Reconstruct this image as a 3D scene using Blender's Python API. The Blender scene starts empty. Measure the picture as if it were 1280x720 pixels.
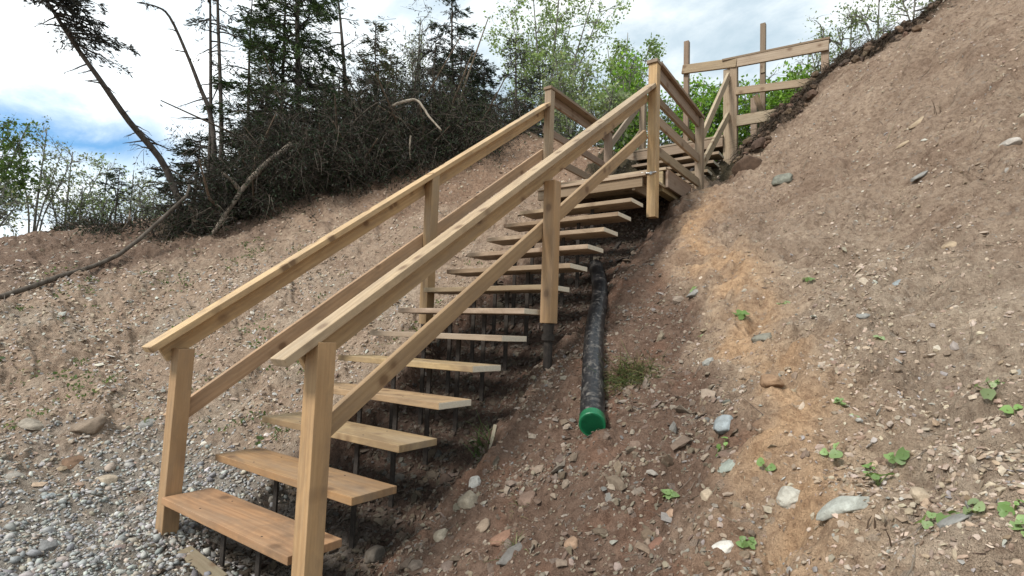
import bpy, bmesh, math, random
import numpy as np
from mathutils import Vector, Matrix, noise as mnoise

random.seed(7)
RNG = np.random.default_rng(11)
SC = bpy.context.scene
COL = SC.collection

# ------------------------------------------------------------------ camera
CAM = Vector((2.7519, -1.4153, 0.9658))
AX_R = Vector((0.80898, 0.58677, 0.03531))
AX_U = Vector((0.01988, -0.08736, 0.99598))
AX_D = Vector((-0.58749, 0.80503, 0.08234))
cd = bpy.data.cameras.new('camera')
cam = bpy.data.objects.new('camera', cd)
COL.objects.link(cam)
M = Matrix.Identity(4)
for i in range(3):
    M[i][0] = AX_R[i]; M[i][1] = AX_U[i]; M[i][2] = -AX_D[i]; M[i][3] = CAM[i]
cam.matrix_world = M
cd.sensor_width = 36.0
cd.lens = 685.8 / 1280 * 36
cd.clip_start = 0.05
cd.clip_end = 3000
SC.camera = cam

# ------------------------------------------------------------------ mesh helpers
class MB:
    """collects triangles and quads (numpy) and links them as one mesh object"""
    def __init__(s): s.v = []; s.f = []; s.c = []; s.n = 0
    def add(s, v, faces, col=None):
        v = np.asarray(v, dtype=np.float64).reshape(-1, 3)
        for f in (faces if isinstance(faces, list) else [faces]):
            f = np.asarray(f, dtype=np.int64)
            if len(f): s.f.append(f + s.n)
        s.v.append(v)
        if col is None: col = np.ones((len(v), 3))
        col = np.asarray(col, dtype=np.float64)
        if col.ndim == 1: col = np.tile(col, (len(v), 1))
        s.c.append(col); s.n += len(v)
    def mesh(s, name, smooth=False, off=(0, 0, 0)):
        V = np.concatenate(s.v) - np.array(off)
        Cc = np.concatenate(s.c)
        me = bpy.data.meshes.new(name)
        me.vertices.add(len(V)); me.vertices.foreach_set('co', V.astype(np.float32).ravel())
        loops = np.concatenate([f.ravel() for f in s.f])
        sizes = np.concatenate([np.full(len(f), f.shape[1]) for f in s.f])
        starts = np.concatenate([[0], np.cumsum(sizes)[:-1]])
        me.loops.add(len(loops)); me.loops.foreach_set('vertex_index', loops.astype(np.int32))
        me.polygons.add(len(sizes)); me.polygons.foreach_set('loop_start', starts.astype(np.int32))
        me.polygons.foreach_set('use_smooth', np.full(len(sizes), smooth, dtype=bool))
        a = me.color_attributes.new('tint', 'FLOAT_COLOR', 'POINT')
        a.data.foreach_set('color', np.c_[Cc, np.ones(len(Cc))].astype(np.float32).ravel())
        me.update(calc_edges=True); me.validate()
        return me
    def build(s, name, mat, parent=None, smooth=False, loc=None):
        if not s.v: return None
        root = parent
        while root is not None and root.parent is not None: root = root.parent
        offv = Vector(root.location if root is not None else (loc if loc is not None else (0, 0, 0)))
        me = s.mesh(name, smooth, tuple(offv))
        me.materials.append(mat)
        o = bpy.data.objects.new(name, me); COL.objects.link(o)
        if parent is not None: o.parent = parent
        else: o.location = offv
        return o

def tag(o, label, cat, group=None, kind=None):
    if label: o['label'] = label
    if cat: o['category'] = cat
    if group: o['group'] = group
    if kind: o['kind'] = kind
    return o
def thing(name, label, cat, loc, group=None):
    o = bpy.data.objects.new(name, None); COL.objects.link(o)
    o.location = loc; o.empty_display_size = .1
    return tag(o, label, cat, group)

def tube(mb, pts, radii, n=6, col=None, cap=True):
    pts = [np.array(p, dtype=float) for p in pts]
    K = len(pts); V = []
    if np.isscalar(radii): radii = [radii] * K
    up = np.array([0.0, 0, 1])
    for k in range(K):
        t = pts[min(k + 1, K - 1)] - pts[max(k - 1, 0)]
        t = t / (np.linalg.norm(t) + 1e-12)
        a = np.cross(t, up)
        if np.linalg.norm(a) < 0.15: a = np.cross(t, np.array([1.0, 0, 0]))
        a /= np.linalg.norm(a); b = np.cross(t, a)
        ang = np.arange(n) * 2 * math.pi / n
        V.append(pts[k] + radii[k] * (np.cos(ang)[:, None] * a + np.sin(ang)[:, None] * b))
    V = np.concatenate(V)
    F = []
    for k in range(K - 1):
        for i in range(n):
            j = (i + 1) % n
            F.append((k * n + i, k * n + j, (k + 1) * n + j, (k + 1) * n + i))
    fs = [np.array(F)]
    if cap and n == 4: fs.append(np.array([(3, 2, 1, 0), tuple((K - 1) * n + i for i in range(4))]))
    elif cap:
        fs.append(np.array([[n - 1 - i for i in range(n)], [(K - 1) * n + i for i in range(n)]]))
    mb.add(V, fs, col)

def unit(a): return a / (np.linalg.norm(a, axis=-1, keepdims=True) + 1e-12)

def twigs(mb, S, Dr, L, R, droop=0.0, jit=0.12, K=4, col=None, rng=RNG):
    """many thin three-sided curved twigs at once; returns the tip points"""
    N = len(S)
    L = np.broadcast_to(L, (N,)).astype(float); R = np.broadcast_to(R, (N,)).astype(float)
    Dr = unit(Dr)
    a = unit(np.cross(Dr, unit(rng.normal(size=(N, 3))))); b = np.cross(Dr, a)
    bend = rng.normal(size=(N, 3)) * jit
    rings = []
    for k in range(K):
        t = k / (K - 1)
        c = S + Dr * (L * t)[:, None] + bend * (L * t * t)[:, None] + np.array([0, 0, -1.0]) * (droop * L * t * t)[:, None]
        r = R * (1 - .75 * t)
        for q in range(3):
            an = q * 2 * math.pi / 3
            rings.append(c + (a * math.cos(an) + b * math.sin(an)) * r[:, None])
    V = np.stack(rings, 1)
    base = np.arange(N)[:, None] * (3 * K)
    F = []
    for k in range(K - 1):
        for q in range(3):
            p = (q + 1) % 3
            F.append(np.stack([base[:, 0] + k * 3 + q, base[:, 0] + k * 3 + p, base[:, 0] + (k + 1) * 3 + p, base[:, 0] + (k + 1) * 3 + q], 1))
    cc = None
    if col is not None:
        cc = np.repeat(np.broadcast_to(col, (N, 3)), 3 * K, axis=0)
    mb.add(V.reshape(-1, 3), np.concatenate(F), cc)
    return S + Dr * L[:, None] + bend * L[:, None] + np.array([0, 0, -1.0]) * (droop * L)[:, None]

def leaves(mb, Cn, size, col, axis=None, aspect=0.55, spread=1.0, rng=RNG):
    """diamond shaped leaves, one quad each, folded a little"""
    N = len(Cn)
    if N == 0: return
    size = np.broadcast_to(size, (N,)).astype(float)
    d = rng.normal(size=(N, 3)) * spread
    if axis is not None: d = d + axis
    d = unit(d)
    s = unit(np.cross(d, rng.normal(size=(N, 3))))
    nn = np.cross(d, s)
    l = size[:, None]
    V = np.stack([Cn, Cn + d * l * .5 + s * l * .5 * aspect + nn * l * .06, Cn + d * l, Cn + d * l * .5 - s * l * .5 * aspect + nn * l * .06], 1)
    F = np.arange(N * 4).reshape(N, 4)
    mb.add(V.reshape(-1, 3), F, np.repeat(np.broadcast_to(col, (N, 3)), 4, axis=0))

# ------------------------------------------------------------------ noise
def _h(ix, iy, seed):
    n = (ix * 374761393 + iy * 668265263 + seed * 1442695041) & 0xFFFFFFFF
    n = ((n ^ (n >> 13)) * 1274126177) & 0xFFFFFFFF
    return ((n ^ (n >> 16)) & 0xFFFF) / 65536.0 * 2 * math.pi
def pn(x, y, seed=0):
    x0 = np.floor(x).astype(np.int64); y0 = np.floor(y).astype(np.int64)
    fx = x - x0; fy = y - y0
    def g(ix, iy, dx, dy):
        a = _h(ix, iy, seed); return np.cos(a) * dx + np.sin(a) * dy
    u = fx * fx * fx * (fx * (fx * 6 - 15) + 10); v = fy * fy * fy * (fy * (fy * 6 - 15) + 10)
    a = g(x0, y0, fx, fy) * (1 - u) + g(x0 + 1, y0, fx - 1, fy) * u
    b = g(x0, y0 + 1, fx, fy - 1) * (1 - u) + g(x0 + 1, y0 + 1, fx - 1, fy - 1) * u
    return (a * (1 - v) + b * v) * 1.5
def fbm(x, y, seed=0, o=3):
    s = 0; a = 1; f = 1
    for k in range(o):
        s = s + a * pn(x * f, y * f, seed + 17 * k); a *= .5; f *= 2.03
    return s
def sst(a, b, x):
    t = np.clip((x - a) / (b - a), 0, 1); return t * t * (3 - 2 * t)

# ------------------------------------------------------------------ terrain height
CP = np.array( [[-0.86, -0.61, -0.22], [-1.84, -0.43, -0.05], [-3.32, -0.17, 0.27], [-4.01, -0.06, 0.56], [-4.71, 0.04, 0.92], [-6.58, 0.36, 1.51], [-10.03, 0.97, 2.23], [-1.26, -0.18, -0.18], [-2.81, 0.22, 0.29], [-4.46, 0.63, 0.94], [-6.21, 1.07, 1.68], [-9.79, 2.01, 2.63], [-1.78, 0.44, 0.02], [-2.63, 0.74, 0.41], [-3.95, 1.21, 0.98], [-5.28, 1.67, 1.77], [-7.29, 2.56, 2.68], [-3.09, 1.65, 1.01], [-4.17, 2.17, 1.62], [-5.71, 2.91, 2.46], [-3.35, 2.77, 1.76], [-4.53, 3.52, 2.65], [-5.21, 3.95, 3.18], [-3.35, 4.06, 2.64], [-4.43, 4.64, 3.45], [-3.35, 5.06, 3.37], [-3.98, 5.7, 4.1], [-2.62, 6.05, 3.93], [-3.04, 6.74, 4.59], [3.3, 6.67, 5.1], [1.98, 6.5, 4.41], [1.53, 6.09, 3.8], [1.11, 5.85, 3.41], [0.83, 5.26, 2.88], [3.2, 2.16, 1.5], [3.02, 0.87, 0.82], [2.93, 0.22, 0.49], [2.39, 0.45, 0.31], [1.46, 1.07, 0.46], [1.88, 1.77, 0.86], [2.09, 3.14, 1.74], [2.56, 4.18, 2.57], [3.5, 4.24, 3.08], [-0.7, 0.5, -0.13], [0.65, 0.5, -0.13], [-0.7, 1.2, 0.35], [0.65, 1.2, 0.35], [-0.7, 2.0, 0.89], [0.65, 2.0, 0.89], [-0.7, 2.8, 1.43], [0.65, 2.8, 1.43], [-0.7, 3.6, 1.98], [0.65, 3.6, 1.98], [-0.7, 4.6, 2.58], [0.65, 4.6, 2.58], [-0.7, 5.5, 3.08], [0.65, 5.5, 3.08], [1.2, 0.5, -0.09], [1.2, 1.2, 0.37], [1.2, 2.0, 0.9], [1.2, 2.8, 1.43], [-0.7, 0.0, -0.24], [0.7, 0.0, -0.32], [0.0, -0.6, -0.33], [1.2, -0.3, -0.36], [1.9, -0.6, -0.38], [2.75, -1.4, -0.4], [3.2, -0.7, -0.2], [0.0, -2.0, -0.4], [-2.0, -1.6, -0.2], [2.0, -4.0, -0.5], [-5.0, -4.0, -0.1], [6.0, -4.0, -0.5], [-12.0, -5.0, 0.3], [-3.0, -10.0, -1.0], [8.0, -10.0, -1.0], [0.0, -30.0, -1.5], [-30.0, -20.0, -1.2], [30.0, -30.0, -1.5], [5.0, 0.0, 0.5], [8.0, 0.0, 0.5], [5.0, 3.0, 2.5], [8.0, 3.0, 2.7], [4.5, 6.9, 5.5], [6.0, 7.0, 5.9], [9.0, 7.2, 6.1], [15.0, 7.5, 6.0], [15.0, 0.0, 0.5], [30.0, 0.0, 0.3], [0.7, 8.0, 3.75], [0.7, 11.0, 3.9], [2.5, 9.0, 4.7], [4.0, 10.0, 5.5], [8.0, 12.0, 6.2], [0.0, 16.0, 4.2], [0.0, 40.0, 4.0], [20.0, 20.0, 6.0], [30.0, 60.0, 5.0], [-4.0, 12.0, 5.0], [-8.0, 20.0, 5.0], [-30.0, 60.0, 4.0], [-7.0, 6.5, 4.3], [-9.0, 4.2, 3.2], [-12.0, 4.5, 3.0], [-16.0, 8.0, 3.2], [-14.0, 2.3, 2.55], [-25.0, 5.0, 2.6], [-40.0, 10.0, 2.5], [-30.0, -3.0, 1.0], [-50.0, -10.0, 0.5], [-1.5, 6.2, 3.9], [-1.5, 8.0, 4.3]])
def _K(r2): return .5 * r2 * np.log(r2 + 1e-9)
def _tps(cp, lam=.02):
    n = len(cp); Pm = np.c_[np.ones(n), cp[:, :2]]
    d2 = ((cp[:, None, :2] - cp[None, :, :2]) ** 2).sum(-1)
    A = np.zeros((n + 3, n + 3)); A[:n, :n] = _K(d2) + lam * np.eye(n); A[:n, n:] = Pm; A[n:, :n] = Pm.T
    return np.linalg.solve(A, np.r_[cp[:, 2], 0, 0, 0])
_W = _tps(CP)
def hbase(x, y):
    x = np.asarray(x, float); y = np.asarray(y, float)
    r = np.hypot(x, y - 2); k = np.where(r > 55, 55 / np.maximum(r, 1e-6), 1)
    x = x * k; y = 2 + (y - 2) * k
    out = np.empty(x.shape); xf = x.ravel(); yf = y.ravel(); of = out.ravel()
    n = len(CP)
    for i in range(0, len(xf), 60000):
        a = xf[i:i + 60000]; b = yf[i:i + 60000]
        d2 = (a[:, None] - CP[:, 0]) ** 2 + (b[:, None] - CP[:, 1]) ** 2
        of[i:i + 60000] = _K(d2) @ _W[:n] + _W[n] + _W[n + 1] * a + _W[n + 2] * b
    return of.reshape(x.shape)

BX = np.array([2.37, 2.24, 1.97, 1.54, 1.26, .85, .8]); BY = np.array([.4, .78, 1.3, 2.27, 2.91, 3.7, 5.0])   # edge of the damp soil beside the stairs
OX = np.array([2.45, 2.41, 2.23, 2.0, 1.84, 1.09, .9]); OY = np.array([-.4, .39, 1.12, 1.71, 2.38, 3.59, 4.6])  # line of the orange clay
CRX = np.array([-.2, .83, 1.11, 1.53, 1.98, 2.6, 3.3, 4.5, 8]); CRY = np.array([5.2, 5.3, 5.85, 6.1, 6.5, 6.5, 6.67, 6.9, 7.2])  # crest of the right bank
BRX = np.array([-12, -9.5, -6.5, -6.0, -5.7, -5.2, -4.5, -4.0, -3.6, -3.1, -1.5]); BRY = np.array([3.2, 2.6, 2.1, 2.5, 3.3, 3.95, 4.7, 5.7, 6.2, 6.9, 6.9])  # brow of the left bank

def zones(x, y, hb):
    n1 = fbm(x / .9, y / .9, 5, 4); n2 = fbm(x / .25, y / .25, 9, 3)
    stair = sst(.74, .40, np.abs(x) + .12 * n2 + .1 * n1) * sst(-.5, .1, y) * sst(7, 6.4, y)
    bx = np.interp(y, BY, BX)
    damp = sst(.16, -.14, x - bx + .22 * n1 + .12 * n2) * sst(-.9, -.55, x - .15 * n1) * sst(5.2, 3.8, y)
    ox = np.interp(y, OY, OX)
    wid = .20 + .12 * pn(y / .7, x * .3, 3)
    orange = np.exp(-((x - ox - .10 + .16 * n1 + .06 * n2) / np.maximum(wid, .09)) ** 2) * sst(5.2, 4.0, y)
    orange = np.clip(orange * (.85 + .5 * n2), 0, 1)
    grav = sst(.20, -.26, hb + .16 * n1 + .10 * n2) * sst(1.0, .2, x + .4 * n1 + 1.2 * sst(.25, .6, y) * sst(.2, .5, x) - .6 * (y < .15))
    grav = grav * (1 - .3 * sst(.2, .7, x))
    cry = np.interp(x, CRX, CRY)
    lip = np.exp(-((y - cry - .08 + .1 * n1) / .25) ** 2) * sst(.75, 1.1, x)
    bry = np.interp(x, BRX, BRY)
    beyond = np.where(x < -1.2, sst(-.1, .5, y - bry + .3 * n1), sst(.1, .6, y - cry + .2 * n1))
    left = sst(-.6, -1.3, x + .3 * n1)
    return dict(damp=damp, orange=orange, grav=grav, lip=lip, beyond=beyond, left=left, stair=stair, n1=n1, n2=n2)

def height(x, y, fine=True, full=False):
    hb = hbase(x, y)
    z = zones(x, y, hb)
    near = sst(60, 14, np.hypot(x - 2.75, y + 1.4))
    soft = 1 - .85 * z['stair']
    flat = sst(-.25, .4, hb)
    # shallow rills running down the bank
    wx = x + .35 * pn(x / .8, y / .8, 41); wy = y + .3 * pn(x / .8, y / .8, 43)
    h = hb + .09 * fbm(x / 1.5, y / 1.5, 1, 2) * soft * (.35 + .65 * flat) * near
    rill = (1 - np.abs(pn(wx / .42 + .25 * wy, wy / 1.9, 21)) * 1.6)
    h += .075 * (rill - .55) * soft * flat * near * (1 - .5 * z['damp'])
    ledge = fbm(wx / .5, wy / .17 + .6 * hb, 31, 2)
    h += .05 * ledge * soft * flat * near * (1 - .6 * z['damp'])
    h += .04 * fbm(x / .33, y / .33, 2, 2) * soft * near
    cr1 = 1 - np.abs(pn(wx / .30 + .3, wy / .16 + .9 * hb, 61)) * 1.5; cr2 = 1 - np.abs(pn(wx / .75, wy / .55 + .5 * hb, 63)) * 1.5
    h -= (.030 * np.clip(cr1, 0, 1) ** 5 + .075 * np.clip(cr2, 0, 1) ** 6) * soft * flat * near * (1 - .6 * z['damp']) * (1 - .75 * z['left'])
    bil = np.abs(pn(wx / .19 + .5 * cr1, wy / .13 + .6 * hb, 65)); h += .034 * (bil - .3) * soft * flat * near * (1 - .4 * z['damp'])
    if fine:
        c = pn(x / .11, y / .11, 12); c2 = pn(x / .055 + .4 * c, y / .055, 14)
        h += (.022 * np.abs(c) * 1.6 + .013 * c2) * near * (1 - .4 * z['grav'])
        h += .0065 * pn(x / .024, y / .024, 16) * near + .002 * pn(x / .011, y / .011, 18) * near
    h -= .22 * z['stair'] * sst(-.1, .5, y) * sst(5.5, 4.2, y) + .08 * z['stair'] * sst(3.5, 4.5, y)  # ground sunk under the stairs: clears the treads and deepens the shade
    h -= .06 * z['damp'] * sst(.3, 1.0, y)
    h -= .13 * sst(.55, .7, x) * sst(1.15, .9, x) * sst(5.0, 5.4, y) * sst(6.9, 6.4, y)
    h += .10 * z['lip'] * sst(.85, 1.15, x) * (1 + .9 * pn(x / .22, y / .22, 51) + .8 * pn(x / .6, y / .6, 53))
    return (h, hb, z) if full else h
def gz(x, y): return float(height(np.array([x], float), np.array([y], float), fine=False)[0])
def gnorm(x, y, e=.06):
    hx = (height(x + e, y, False) - height(x - e, y, False)) / (2 * e)
    hy = (height(x, y + e, False) - height(x, y - e, False)) / (2 * e)
    return unit(np.stack([-hx, -hy, np.ones_like(hx)], -1))

# ------------------------------------------------------------------ materials
def nmat(name):
    m = bpy.data.materials.new(name); m.use_nodes = True
    nt = m.node_tree; nt.nodes.clear()
    out = nt.nodes.new('ShaderNodeOutputMaterial')
    return m, nt, out
def N(nt, t, **k):
    n = nt.nodes.new(t)
    for a, b in k.items():
        if a.startswith('i_'): n.inputs[a[2:].replace('_', ' ')].default_value = b
        else: setattr(n, a, b)
    return n
def mixc(nt, fac, a, b, mode='MIX'):
    n = nt.nodes.new('ShaderNodeMix'); n.data_type = 'RGBA'; n.blend_type = mode
    for idx, v in ((0, fac), (6, a), (7, b)):
        if hasattr(v, 'node'): nt.links.new(v, n.inputs[idx])
        else: n.inputs[idx].default_value = v if idx == 0 else ((*v, 1) if len(v) == 3 else v)
    return n.outputs[2]
def ramp(nt, src, stops):
    n = nt.nodes.new('ShaderNodeValToRGB'); nt.links.new(src, n.inputs[0])
    e = n.color_ramp.elements
    while len(e) < len(stops): e.new(.5)
    for q, (p, c) in zip(e, stops):
        q.position = p; q.color = (*c, 1) if hasattr(c, '__len__') else (c, c, c, 1)
    return n.outputs[0]
def mth(nt, op, a, b=None, c=None):
    n = nt.nodes.new('ShaderNodeMath'); n.operation = op
    for i, v in enumerate((a, b, c)):
        if v is None: continue
        if hasattr(v, 'node'): nt.links.new(v, n.inputs[i])
        else: n.inputs[i].default_value = v
    return n.outputs[0]
def bump(nt, h, strength, dist, prev=None):
    n = nt.nodes.new('ShaderNodeBump'); n.inputs['Strength'].default_value = strength; n.inputs['Distance'].default_value = dist
    nt.links.new(h, n.inputs['Height'])
    if prev is not None: nt.links.new(prev, n.inputs['Normal'])
    return n.outputs[0]
def tex(nt, vec, scale, detail=4, rough=.6, dist=0):
    n = nt.nodes.new('ShaderNodeTexNoise'); n.inputs['Scale'].default_value = scale; n.inputs['Detail'].default_value = detail
    n.inputs['Roughness'].default_value = rough; n.inputs['Distortion'].default_value = dist
    nt.links.new(vec, n.inputs['Vector']); return n.outputs[0]
def mapping(nt, vec, scale=(1, 1, 1), rot=(0, 0, 0)):
    n = nt.nodes.new('ShaderNodeMapping'); n.inputs['Scale'].default_value = scale; n.inputs['Rotation'].default_value = rot
    nt.links.new(vec, n.inputs['Vector']); return n.outputs[0]
def attr(nt, name='tint'):
    n = nt.nodes.new('ShaderNodeAttribute'); n.attribute_name = name; return n.outputs['Color']
def bsdf(nt, out, col, rough=.85, normal=None, spec=.3, metal=0.0):
    b = nt.nodes.new('ShaderNodeBsdfPrincipled')
    for key, v in (('Base Color', col), ('Roughness', rough), ('Specular IOR Level', spec), ('Metallic', metal)):
        if hasattr(v, 'node'): nt.links.new(v, b.inputs[key])
        else: b.inputs[key].default_value = (*v, 1) if hasattr(v, '__len__') else v
    if normal is not None: nt.links.new(normal, b.inputs['Normal'])
    nt.links.new(b.outputs[0], out.inputs[0]); return b

def mat_wood(name, endgrain=False):
    m, nt, out = nmat(name)
    tc = N(nt, 'ShaderNodeTexCoord'); oi = N(nt, 'ShaderNodeObjectInfo')
    off = N(nt, 'ShaderNodeVectorMath', operation='SCALE'); nt.links.new(oi.outputs['Random'], off.inputs['Scale']); off.inputs[0].default_value = (31, 17, 23)
    add = N(nt, 'ShaderNodeVectorMath', operation='ADD'); nt.links.new(tc.outputs['Object'], add.inputs[0]); nt.links.new(off.outputs[0], add.inputs[1])
    v = add.outputs[0]
    if endgrain:
        g = tex(nt, mapping(nt, v, (1, 60, 160)), 1.0, 3, .6)
        c = mixc(nt, g, (.50, .42, .30), (.80, .74, .62))
        bsdf(nt, out, c, .8, bump(nt, g, .2, .002)); return m
    # growth rings cut along the board
    w = N(nt, 'ShaderNodeTexWave', wave_type='BANDS', bands_direction='Y')
    w.inputs['Scale'].default_value = 9; w.inputs['Distortion'].default_value = 7; w.inputs['Detail'].default_value = 3; w.inputs['Detail Scale'].default_value = .8
    nt.links.new(mapping(nt, v, (.16, 1, .8)), w.inputs['Vector'])
    fine = tex(nt, mapping(nt, v, (3, 120, 120)), 1, 4, .65)
    big = tex(nt, mapping(nt, v, (1.2, 5, 5)), 1, 3, .6)
    dirt = tex(nt, mapping(nt, v, (2.5, 9, 9)), 1.6, 5, .7)
    vor = N(nt, 'ShaderNodeTexVoronoi'); vor.inputs['Scale'].default_value = 1; vor.inputs['Randomness'].default_value = 1
    nt.links.new(mapping(nt, v, (7, 9, 2.0)), vor.inputs['Vector'])
    knot = ramp(nt, vor.outputs['Distance'], [(0, 1), (.17, .9), (.25, .35), (.38, 0)])
    knot = mth(nt, 'MULTIPLY', knot, ramp(nt, vor.outputs['Color'], [(.52, 0), (.56, 1)]))
    c0 = oi.outputs['Color']
    dark = mixc(nt, 1.0, c0, (.62, .56, .50), 'MULTIPLY')
    c = mixc(nt, mth(nt, 'MULTIPLY', w.outputs['Fac'], .45), c0, dark)
    c = mixc(nt, mth(nt, 'MULTIPLY', ramp(nt, fine, [(.42, 0), (.72, 1)]), .5), c, mixc(nt, 1.0, c0, (.55, .48, .42), 'MULTIPLY'))
    c = mixc(nt, ramp(nt, big, [(.35, 0), (.75, .55)]), c, mixc(nt, 1.0, c0, (1.12, 1.08, .98), 'MULTIPLY'))
    c = mixc(nt, ramp(nt, dirt, [(.46, 0), (.74, .6)]), c, (.23, .165, .11))
    c = mixc(nt, mth(nt, 'MULTIPLY', knot, .8), c, (.12, .06, .028))
    stain = tex(nt, mapping(nt, v, (2.2, 5, 5)), 1.0, 6, .7, .8)
    c = mixc(nt, mth(nt, 'MULTIPLY', ramp(nt, stain, [(.44, 0), (.60, .85)]), oi.outputs['Alpha']), c, (.15, .095, .058))
    grey = tex(nt, mapping(nt, v, (.8, 3, 3)), 1.0, 4, .6)
    c = mixc(nt, ramp(nt, grey, [(.5, 0), (.72, .45)]), c, (.30, .25, .19))
    h = mth(nt, 'ADD', mth(nt, 'MULTIPLY', fine, .6), mth(nt, 'MULTIPLY', w.outputs['Fac'], .5))
    bsdf(nt, out, c, mth(nt, 'MULTIPLY_ADD', fine, .25, .55), bump(nt, h, .35, .002), .35)
    return m

def mat_ground():
    m, nt, out = nmat('bank_soil')
    geo = N(nt, 'ShaderNodeNewGeometry'); v = geo.outputs['Position']
    a = attr(nt, 'tint')
    n1 = tex(nt, v, 3.2, 8, .65); n2 = tex(nt, v, 22, 6, .7); n3 = tex(nt, v, 95, 4, .7)
    vo = N(nt, 'ShaderNodeTexVoronoi'); vo.inputs['Scale'].default_value = 38; nt.links.new(v, vo.inputs['Vector'])
    c = mixc(nt, ramp(nt, n1, [(.3, 0), (.7, 1)]), mixc(nt, 1, a, (.80, .77, .75), 'MULTIPLY'), mixc(nt, 1, a, (1.2, 1.2, 1.18), 'MULTIPLY'))
    c = mixc(nt, ramp(nt, n2, [(.36, .85), (.56, 0)]), c, mixc(nt, 1, a, (.55, .50, .47), 'MULTIPLY'))
    c = mixc(nt, ramp(nt, n3, [(.58, 0), (.75, .6)]), c, mixc(nt, 1, a, (1.6, 1.6, 1.6), 'MULTIPLY'))
    sp = ramp(nt, vo.outputs['Color'], [(.84, 0), (.90, .3)])
    c = mixc(nt, sp, c, (.30, .28, .25))
    b1 = bump(nt, n2, 1.0, .04); b2 = bump(nt, n3, .9, .014, b1)
    b3 = bump(nt, vo.outputs['Distance'], .35, .012, b2)
    bsdf(nt, out, c, .95, b3, .15)
    return m

def mat_stones(name, rough=.8):
    m, nt, out = nmat(name)
    geo = N(nt, 'ShaderNodeNewGeometry'); v = geo.outputs['Position']
    a = attr(nt, 'tint')
    n = tex(nt, v, 60, 5, .7)
    c = mixc(nt, ramp(nt, n, [(.3, 0), (.7, 1)]), mixc(nt, 1, a, (.72, .71, .70), 'MULTIPLY'), mixc(nt, 1, a, (1.22, 1.21, 1.2), 'MULTIPLY'))
    bsdf(nt, out, c, rough, bump(nt, n, .4, .006), .3)
    return m

def mat_rock():
    m, nt, out = nmat('rock_surface')
    tc = N(nt, 'ShaderNodeTexCoord'); v = tc.outputs['Object']; oi = N(nt, 'ShaderNodeObjectInfo')
    n = tex(nt, v, 14, 7, .7); n2 = tex(nt, v, 70, 5, .75)
    c0 = oi.outputs['Color']
    c = mixc(nt, ramp(nt, n, [(.35, 0), (.65, 1)]), mixc(nt, 1, c0, (.62, .60, .58), 'MULTIPLY'), mixc(nt, 1, c0, (1.15, 1.15, 1.13), 'MULTIPLY'))
    c = mixc(nt, ramp(nt, n2, [(.5, 0), (.75, .6)]), c, mixc(nt, 1, c0, (.5, .46, .42), 'MULTIPLY'))
    geo = N(nt, 'ShaderNodeNewGeometry')
    bsdf(nt, out, c, .8, bump(nt, n2, .5, .006, bump(nt, n, .6, .02)), .3)
    return m

def mat_leaf(name, trans=.35, rough=.6):
    m, nt, out = nmat(name)
    a = attr(nt, 'tint')
    b = N(nt, 'ShaderNodeBsdfPrincipled'); nt.links.new(a, b.inputs['Base Color']); b.inputs['Roughness'].default_value = rough; b.inputs['Specular IOR Level'].default_value = .3
    t = N(nt, 'ShaderNodeBsdfTranslucent'); nt.links.new(mixc(nt, 1, a, (1.3, 1.35, .8), 'MULTIPLY'), t.inputs[0])
    mx = N(nt, 'ShaderNodeMixShader'); mx.inputs[0].default_value = trans
    nt.links.new(b.outputs[0], mx.inputs[1]); nt.links.new(t.outputs[0], mx.inputs[2]); nt.links.new(mx.outputs[0], out.inputs[0])
    return m

def mat_bark(name, c1, c2, sc=18):
    m, nt, out = nmat(name)
    geo = N(nt, 'ShaderNodeNewGeometry'); v = geo.outputs['Position']
    n = tex(nt, mapping(nt, v, (1, 1, .3)), sc, 6, .7); a = attr(nt)
    c = mixc(nt, 1, mixc(nt, ramp(nt, n, [(.35, 0), (.65, 1)]), c1, c2), a, 'MULTIPLY')
    bsdf(nt, out, c, .9, bump(nt, n, .6, .01), .2)
    return m

def mat_simple(name, c1, c2, rough, sc=30, spec=.4, metal=0, bd=.003):
    m, nt, out = nmat(name)
    tc = N(nt, 'ShaderNodeTexCoord'); n = tex(nt, tc.outputs['Object'], sc, 5, .65)
    c = mixc(nt, ramp(nt, n, [(.35, 0), (.7, 1)]), c1, c2)
    bsdf(nt, out, c, rough, bump(nt, n, .3, bd), spec, metal)
    return m

WOOD = mat_wood('sawn_timber'); ENDG = mat_wood('timber_end_grain', True)
GROUND = mat_ground(); GRAVEL = mat_stones('gravel_stones', .65); SHARD = mat_stones('shale_shards', .85); ROCK = mat_rock()
NEEDLE = mat_leaf('conifer_needles', .12); LEAF = mat_leaf('broad_leaves', .45); SEED = mat_leaf('seedling_leaves', .3, .45); GRASS = mat_leaf('grass_blades', .3)
BARK = mat_bark('conifer_bark', (.045, .036, .03), (.11, .095, .082)); DEADW = mat_bark('dead_wood', (.10, .085, .07), (.24, .215, .185), 14)
BIRCH = mat_bark('pale_bark', (.10, .095, .085), (.26, .25, .22), 10); BRUSH = mat_bark('brush_twigs', (.028, .022, .018), (.088, .072, .058), 25)
STEEL = mat_simple('dark_steel', (.028, .024, .021), (.06, .05, .043), .85, 25, .2, 0)
GALV = mat_simple('galvanised_steel', (.4, .41, .42), (.62, .62, .62), .4, 30, .5, .8)
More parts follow.
